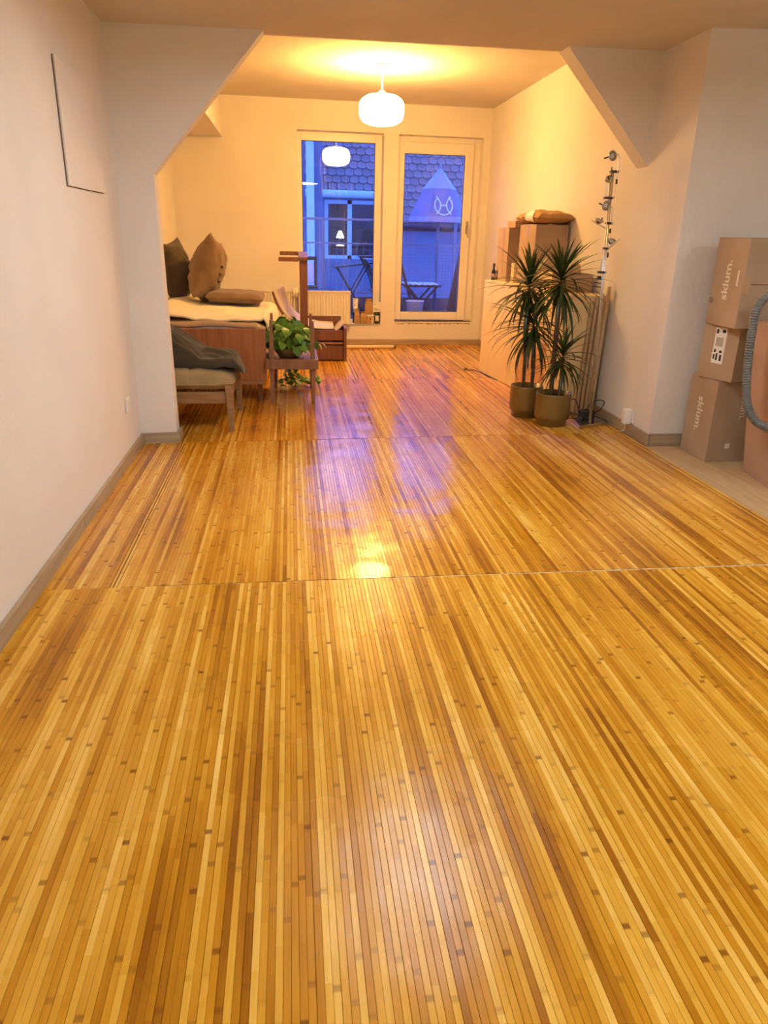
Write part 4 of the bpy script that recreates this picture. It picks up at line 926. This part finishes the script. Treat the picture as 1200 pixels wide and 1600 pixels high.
# ------------------------------------------------------------------ stacked cartons in the alcove and the hose
grp = 'cardboard boxes stacked in the alcove'
def alc(loc, sx, sy, sz, label, mat=CARD, rz=0, ry=0): return carton(loc, sx, sy, sz, mat, label, rz=rz, ry=ry, group=grp)
def face_text(par, txt, size, x, y, z, u, v):
    o = obj('lettering', text_mb(txt, size, (x, y, z), u, v), WINK, par); return o
z0 = FL
a1_ = alc((2.565, 4.022, z0), .33, .29, .475, 'lowest cardboard box of the alcove stack, lettered on two sides')
o1 = ORG[a1_.name]; xl = o1.x-.165; yn = o1.y-.145
face_text(a1_, 'sklum.', .082, xl-.0008, 4.045, .355, (0, 0, -1), (0, -1, 0))
face_text(a1_, 'sklum.', .060, 2.565, yn-.0008, .40, (0, 0, -1), (1, 0, 0))
obj('print_square', B1(2.51, 2.54, yn-.0014, yn-.0006, .075, .105), WINK, a1_)
a2_ = alc((2.53, 3.985, z0+.4765), .26, .25, .30, 'middle cardboard box of the alcove stack with a white shipping label', rz=.30)
o2 = ORG[a2_.name]; yn = o2.y-.125; q = lambda x, z: (o2.x-.13+x, z)
xf = o2.x-.13
def on_left(nm, boxes, mat, off): return obj(nm, sum_boxes(boxes, off), mat, a2_)
def sum_boxes(boxes, off):
    mb = MB()
    for (y0, y1, zz0, zz1) in boxes: mb.box(xf-off-.0006, xf-off, o2.y+.125-y1, o2.y+.125-y0, o2.z+zz0, o2.z+zz1)
    return mb
on_left('shipping_label', [(.085, .165, .09, .288)], WHITEP, .0004)
for bx_ in [(.092, .108, .255, .278), (.132, .156, .262, .278), (.096, .108, .150, .168), (.132, .150, .150, .164), (.094, .104, .112, .140), (.112, .124, .108, .146), (.138, .152, .106, .140), (.112, .120, .264, .268)]: on_left('label_print', [bx_], INK, .0012)
on_left('label_stamp', [(.098, .148, .185, .235)], M('grey_label_print', 'b8b2a4', .7), .0012)
a3_ = alc((2.58, 3.925, z0+.778), .42, .30, .462, 'topmost cardboard box of the alcove stack, overhanging the labelled one')
o3 = ORG[a3_.name]; xl = o3.x-.21; yn = o3.y-.15
face_text(a3_, 'sklum.', .082, xl-.0008, 3.905, .91, (0, 0, 1), (0, 1, 0))
obj('flap_seam', B1(o3.x-.21, o3.x+.21, yn-.001, yn, z0+.778+.228, z0+.778+.232), M('box_cut_edge3', '6a4a34', .8), a3_)
obj('tape', B1(o3.x-.211, o3.x-.165, yn-.0015, yn-.0007, z0+.778+.18, z0+.778+.27), TAPE, a3_)
obj('print_line', MB().box(xl-.0014, xl-.0007, 3.82, 3.835, .99, 1.07), WINK, a3_)
obj('torn_corner', B1(xl-.0016, xl-.0008, 4.03, 4.07, .885, .915), M('tape_grey', '8a7660', .5), a3_)
a4_ = alc((2.72, 3.50, z0), .42, .33, .86, 'tall pinkish cardboard box leaning against the alcove stack, under the hose', CARD2, ry=-.13, rz=-.1)
hs_ = thing('vacuum_hose', (2.40, 3.40, .3), 'ribbed grey vacuum hose hanging over the tall pinkish box', 'hose')
hp = spline([(2.80, 3.52, .878), (2.66, 3.47, .895), (2.53, 3.43, .99), (2.38, 3.43, 1.015), (2.275, 3.45, .93), (2.262, 3.45, .80), (2.272, 3.45, .66), (2.285, 3.44, .52), (2.30, 3.42, .43), (2.335, 3.39, .36), (2.41, 3.34, .325), (2.52, 3.28, .31), (2.70, 3.22, .27), (2.90, 3.16, .12), (3.10, 3.12, .03), (3.30, 3.10, .02)], 22)
dense = []
for i in range(len(hp)-1): dense += [hp[i], hp[i].lerp(hp[i+1], .5)]
obj('ribbed_tube', MB().tube(dense, [.0215 if i % 4 < 2 else .0185 for i in range(len(dense))], 16), HOSE, hs_)
obj('cuff', MB().tube([(3.30, 3.10, .0205), (3.42, 3.09, .0205)], .026, 16), BLACK, hs_)

# ------------------------------------------------------------------ the balcony and the houses outside
BZ = .16
bl = MB(); bl.box(-1.6, 3.6, 8.98, 10.55, BZ-.25, BZ)
struct('terrace_slab', bl, CONC)
struct('terrace_kerb', B1(-1.6, 3.6, 10.42, 10.55, BZ, .40), CONC)
rl = thing('balcony_railing', (1, 10.48, .40), 'galvanised balcony railing with wire mesh panels outside the windows', 'railing')
obj('top_rail', B1(-1.5, 3.5, 10.46, 10.50, 1.375, 1.405), METAL, rl, bevel=.004)
obj('mid_rail', B1(-1.5, 3.5, 10.47, 10.49, 1.08, 1.10), METAL, rl); obj('bottom_rail', B1(-1.5, 3.5, 10.47, 10.49, .44, .46), METAL, rl)
for x in (-1.2, -.2, .45, 1.35, 2.25, 3.15): obj('post', B1(x-.018, x+.018, 10.462, 10.498, .40, 1.40), METAL, rl)
mb = MB()
for i in range(64):
    x = 1.36+i*.042
    if x < 3.14: mb.box(x-.0016, x+.0016, 10.474, 10.478, .46, 1.08)
for i in range(15): z = .48+i*.042; mb.box(1.36, 3.14, 10.472, 10.475, z-.0016, z+.0016)
for i in range(18): x = -.18+i*.09; mb.box(x-.003, x+.003, 10.474, 10.48, .46, 1.08)
o = obj('wire_mesh', mb, METAL, rl); o['kind'] = 'stuff'
# parasol
pr_ = thing('parasol', (1.915, 10.1, BZ), 'half-closed balcony parasol with a pale top and round emblem, behind the door glass', 'parasol')
obj('pole', MB().tube([(1.915, 10.02, BZ+.06), (1.915, 10.02, 2.02)], .018, 12), METAL, pr_); obj('base', MB().lathe([(.16, BZ), (.16, BZ+.04), (.05, BZ+.07)], (1.915, 10.02, 0), 24), CONC, pr_)
def cone(z0_, z1_, r0, r1, n=6, ph=0):
    mb = MB(); ring = lambda z, r: [(1.915+r*math.cos(2*PI*k/n+ph), 10.02+r*math.sin(2*PI*k/n+ph), z) for k in range(n)]
    vs = ring(z0_, r0)+ring(z1_, r1); mb.add(vs, [(k, (k+1) % n, n+(k+1) % n, n+k) for k in range(n)]); return mb
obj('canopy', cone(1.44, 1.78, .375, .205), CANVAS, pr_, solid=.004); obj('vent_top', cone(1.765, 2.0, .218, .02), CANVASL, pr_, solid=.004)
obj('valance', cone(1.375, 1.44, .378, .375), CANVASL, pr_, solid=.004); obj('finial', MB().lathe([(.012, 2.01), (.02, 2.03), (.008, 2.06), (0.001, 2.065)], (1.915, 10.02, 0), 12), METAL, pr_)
pn = Vector((0, -1, .43)).normalized()
fy = lambda z: 10.02-((.375+(z-1.44)/(1.78-1.44)*(.205-.375))*math.cos(PI/6))-.006
EC = (1.922, 1.568); er = .112
def em(x, z): zz = EC[1]+z; return (EC[0]+x, fy(zz), zz)
mb = MB()
mb.tube([em(er*math.cos(a), er*math.sin(a)) for a in [PI*.70+k*(PI*1.60)/40 for k in range(41)]], .0075, 6)
for sg in (-1, 1):
    mb.tube([em(sg*(.105-.068*math.cos((t_-.5)*PI*.86)), -.105+.21*t_) for t_ in [k/16 for k in range(17)]], .0075, 6)
mb.tube([em(-.038, 0), em(.038, 0)], .0075, 6)
obj('emblem', mb, LOGO, pr_)
# balcony furniture
bs = thing('folding_table', (.75, 9.9, BZ), 'dark folding bistro table on the balcony outside the left window', 'table')
obj('tabletop', MB().hexa([(.55, 9.70, .80), (1.05, 9.70, .86), (1.05, 10.2, .86), (.55, 10.2, .80), (.55, 9.70, .815), (1.05, 9.70, .878), (1.05, 10.2, .878), (.55, 10.2, .815)]), DKSTEEL, bs)
for a, b in (((.60, 9.75, BZ), (1.0, 9.75, .86)), ((1.0, 9.78, BZ), (.60, 9.78, .80)), ((.60, 10.15, BZ), (1.0, 10.15, .86)), ((1.0, 10.12, BZ), (.60, 10.12, .80))): obj('leg', MB().tube([a, b], .009, 8), DKSTEEL, bs)
lc = thing('balcony_chair', (1.02, 9.35, BZ), 'dark bent-metal balcony chair at the edge of the left window', 'chair')
for y in (9.30, 9.62):
    obj('leg', MB().tube(spline([(.86, y, .95), (.95, y, .80), (1.03, y, .55), (1.06, y, BZ)], 6), .010, 8), DKSTEEL, lc); obj('leg', MB().tube(spline([(.90, y, .93), (1.02, y, .74), (1.10, y, .45), (1.20, y, BZ)], 6), .010, 8), DKSTEEL, lc)
obj('backrest', B1(.84, 1.2, 9.32, 9.60, .94, .965), DKSTEEL, lc, bevel=.005); obj('seat', B1(.98, 1.30, 9.31, 9.61, .55, .565), DKSTEEL, lc, bevel=.005)
dt = thing('lounge_table', (.38, 9.4, BZ), 'low dark round table on the balcony just above the radiator', 'table')
obj('tabletop', MB().lathe([(.20, .545), (.205, .552), (.20, .56)], (.36, 9.40, 0), 28), DKSTEEL, dt)
for k_ in range(3): a = k_*2.1+.4; obj('leg', MB().tube([(.36+.16*math.cos(a), 9.4+.16*math.sin(a), .546), (.36+.2*math.cos(a), 9.4+.2*math.sin(a), BZ)], .01, 8), METAL, dt)
dk = thing('deck_chair', (.25, 9.9, BZ), 'wooden balcony chair with a pale cushion behind the tall post', 'chair')
obj('cushion', B1(.13, .30, 9.93, 9.97, .60, .86), TEAL, dk, bevel=.01)
for a in ((.305, .34, 9.93, 9.965, BZ, .92), (.07, .105, 9.93, 9.965, BZ, .92), (.07, .34, 9.93, 9.965, .885, .93)): obj('back_frame', B1(*a), DKWOOD, dk)
obj('seat', B1(.07, .34, 9.60, 9.93, .55, .58), DKWOOD, dk)
for x in (.07, .305): obj('leg', B1(x, x+.035, 9.60, 9.635, BZ, .55), DKWOOD, dk)
bu = thing('plant_bucket', (1.50, 9.4, BZ), 'off-white bucket standing on the balcony behind the door glass', 'bucket')
obj('bucket_wall', MB().lathe([(.085, BZ), (.11, .43), (.118, .435), (.118, .445), (.105, .445), (.08, BZ+.01), (0.001, BZ+.01)], (1.545, 9.40, 0), 28), BUCKET, bu)
obj('soil', MB().lathe([(.102, .42), (.001, .425)], (1.545, 9.40, 0), 20), SOIL, bu)
lk = thing('wooden_stake', (1.5, 9.5, BZ), 'weathered wooden stake leaning crosswise over the bucket on the balcony', 'stake')
obj('stake', MB().bar((1.60, 9.56, BZ), (1.38, 9.70, .93), .012, .017), DKWOOD, lk)
sr = thing('slatted_stool', (1.75, 9.9, BZ), 'low slatted wooden stool with pale slats on the balcony', 'stool')
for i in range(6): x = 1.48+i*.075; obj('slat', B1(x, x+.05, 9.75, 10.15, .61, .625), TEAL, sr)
obj('rail', B1(1.46, 1.95, 9.76, 9.78, .585, .609), DKWOOD, sr); obj('rail', B1(1.46, 1.95, 10.12, 10.14, .585, .609), DKWOOD, sr)
for y in (9.77, 10.13): obj('leg', MB().bar((1.50, y, BZ), (1.90, y, .60), .011), DKWOOD, sr); obj('leg', MB().bar((1.90, y+.024, BZ), (1.50, y+.024, .60), .011), DKWOOD, sr)
lb_ = tag(obj('leaning_panel', MB().hexa([(1.86, 9.10, BZ), (2.3, 9.06, BZ), (2.3, 9.10, BZ), (1.86, 9.14, BZ), (2.19, 9.62, 1.34), (2.5, 9.58, 1.34), (2.5, 9.62, 1.34), (2.19, 9.66, 1.34)]), DKWOOD, org=(2.0, 9.1, BZ)), 'dark wooden panel leaning on the balcony at the hinge side of the door', 'panel')

# opposite house: wall, window with a lit lamp, gutter, tiled roof
hs2 = thing('opposite_house', (3, 16.2, -3), 'house across the street with a plain tiled roof and a lamplit attic window', 'house')
mb = MB(); HY = 16.2; XS_ = 2.06
for a in ((-2, .72, -3, 1.96), (.72, 1.98, -3, .72), (.72, 1.98, 1.86, 1.96), (1.98, XS_, -3, 1.96)): mb.box(a[0], a[1], HY, HY+.25, a[2], a[3])
mb.box(XS_, 7, HY-.52, HY+.25, -3, 1.30)
mb.box(.72, 1.98, HY+1.6, HY+1.7, .5, 2.0)
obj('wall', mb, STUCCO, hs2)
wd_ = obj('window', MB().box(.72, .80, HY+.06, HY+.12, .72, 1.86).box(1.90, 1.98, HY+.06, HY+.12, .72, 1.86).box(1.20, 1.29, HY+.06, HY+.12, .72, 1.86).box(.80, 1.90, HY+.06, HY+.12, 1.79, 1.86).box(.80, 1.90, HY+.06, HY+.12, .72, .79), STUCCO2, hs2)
obj('pane', B1(.80, 1.20, HY+.085, HY+.091, .79, 1.79), GLASS, wd_); obj('pane', B1(1.29, 1.90, HY+.085, HY+.091, .79, 1.79), GLASS, wd_)
obj('gutter', MB().tube([(-2, HY-.12, 1.97), (XS_, HY-.12, 1.97)], .075, 10), STUCCO2, hs2); obj('gutter', MB().tube([(XS_, HY-.70, 1.39), (7, HY-.70, 1.39)], .06, 10), DKSTEEL, hs2)
tl_ = thing('table_lamp', (1.08, 16.8, .9), 'small lit pyramid lamp glowing in the attic window opposite', 'lamp')
obj('lamp_shade', MB().lathe([(.085, 1.13), (.03, 1.27)], (1.09, HY+.7, 0), 4, smooth=False), emit('lit_lamp_shade', (1.0, .92, .75), 6), tl_)
obj('stand', MB().tube([(1.09, HY+.7, .98), (1.09, HY+.7, 1.14)], .01, 8), DKSTEEL, tl_); obj('foot', MB().lathe([(.085, .97), (.085, .985), (.01, .99)], (1.09, HY+.7, 0), 16), emit('lit_lamp_foot', (1, .92, .75), 3), tl_)
tag(obj('attic_desk', MB().box(.8, 2.2, HY+.45, HY+.95, .93, .968).box(.85, .9, HY+.5, HY+.55, .5, .93).box(2.1, 2.15, HY+.5, HY+.55, .5, .93).box(.85, .9, HY+.85, HY+.9, .5, .93).box(2.1, 2.15, HY+.85, HY+.9, .5, .93), DKWOOD), 'desk under the glowing lamp in the attic window opposite', 'desk')
RS = .205; TW = .178; pitch = PI/4
rdir = Vector((0, math.cos(pitch), math.sin(pitch))); rn = Vector((0, -math.sin(pitch), math.cos(pitch))); ro = Vector((0, HY-.10, 2.02)); NR = 9; XS = 2.06; NL = 4
def slab(x0, x1, r0): return MB().hexa([Vector((x, 0, 0))+ro+rdir*s_-rn*d for d in (.06, .02) for x, s_ in ((x0, r0*RS), (x1, r0*RS), (x1, NR*RS), (x0, NR*RS))])
rf = obj('roof', slab(-2, XS, 0), DKWOOD, hs2); obj('lower_deck', slab(XS+.001, 7, -NL), DKWOOD, rf)
obj('ridge', MB().tube([ro+rdir*NR*RS+Vector((-2, 0, .02)), ro+rdir*NR*RS+Vector((7, 0, .02))], .09, 10), TILE2, rf)
obj('rear_slope', MB().hexa([Vector((x, y, z-d)) for d in (.05, 0) for x, y, z in ((-2, ro.y+rdir.y*NR*RS, ro.z+rdir.z*NR*RS), (7, ro.y+rdir.y*NR*RS, ro.z+rdir.z*NR*RS), (7, ro.y+rdir.y*NR*RS+2, ro.z+rdir.z*NR*RS-2), (-2, ro.y+rdir.y*NR*RS+2, ro.z+rdir.z*NR*RS-2))]), TILE2, rf)
def tile_poly():
    h_ = TW/2-.005; return [(-h_, .30), (-h_, .03)]+[(h_*math.sin(a), .03-.05*math.cos(a)) for a in (-.9, -.45, 0, .45, .9)]+[(h_, .03), (h_, .30)]
mbt = MB(); mbt.prism(tile_poly(), lambda p: Vector((p[0], p[1], -.004+.02*(1-p[1]/.3)*.5)), lambda p: Vector((p[0], p[1], .012+.040*(1-p[1]/.3))))
tms = [mbt.mesh('tile', TILE), mbt.mesh('tile', TILE2)]
RM = Matrix(((1, 0, 0), (0, rdir.y, rn.y), (0, rdir.z, rn.z)))
rest = MB(); rg = random.Random(5)
for rwi in range(-NL, NR):
    for ci in range(-14, 40):
        x = ci*TW+(TW/2 if rwi % 2 else 0); p = ro+rdir*(rwi*RS)+Vector((x, 0, 0)); jit = rg.uniform(-.012, .012)
        if rwi < 0 and x < XS+TW/2: continue
        if .55 < x < 4.45:
            o = bpy.data.objects.new('tile', rg.choice(tms)); COL.objects.link(o); o.parent = rf
            o.matrix_local = Matrix.Translation(p+rdir*jit-ORG['opposite_house']) @ RM.to_4x4() @ Matrix.Rotation(rg.uniform(-.02, .02), 4, 'Z')
        elif -2 < x < 7:
            rest.add([p+RM @ Vector(v) for v in mbt.v], mbt.f)
o = obj('outer_tiles', rest, TILE, rf); o['kind'] = 'stuff'
# neighbour's pale pier and party wall on the left
nb = thing('party_wall', (.3, 13, -3), 'tall pale pier of the neighbouring house at the left edge of the window', 'wall')
obj('pier', B1(.29, .415, 13.0, 13.1, -3, 3.15), STUCCO2, nb); obj('return_wall', B1(.415, .56, 13.2, 13.6, -3, 3.15), STUCCO, nb)  # darker render on the return stands in for the pier's shaded side
obj('cladding', B1(-1.2, .28, 13.5, 13.7, -3, 3.15), STUCCO, nb)
sl = MB(); sl.box(-60, 60, 11, 90, -3.3, -3.0); struct('ground', sl, CONC)
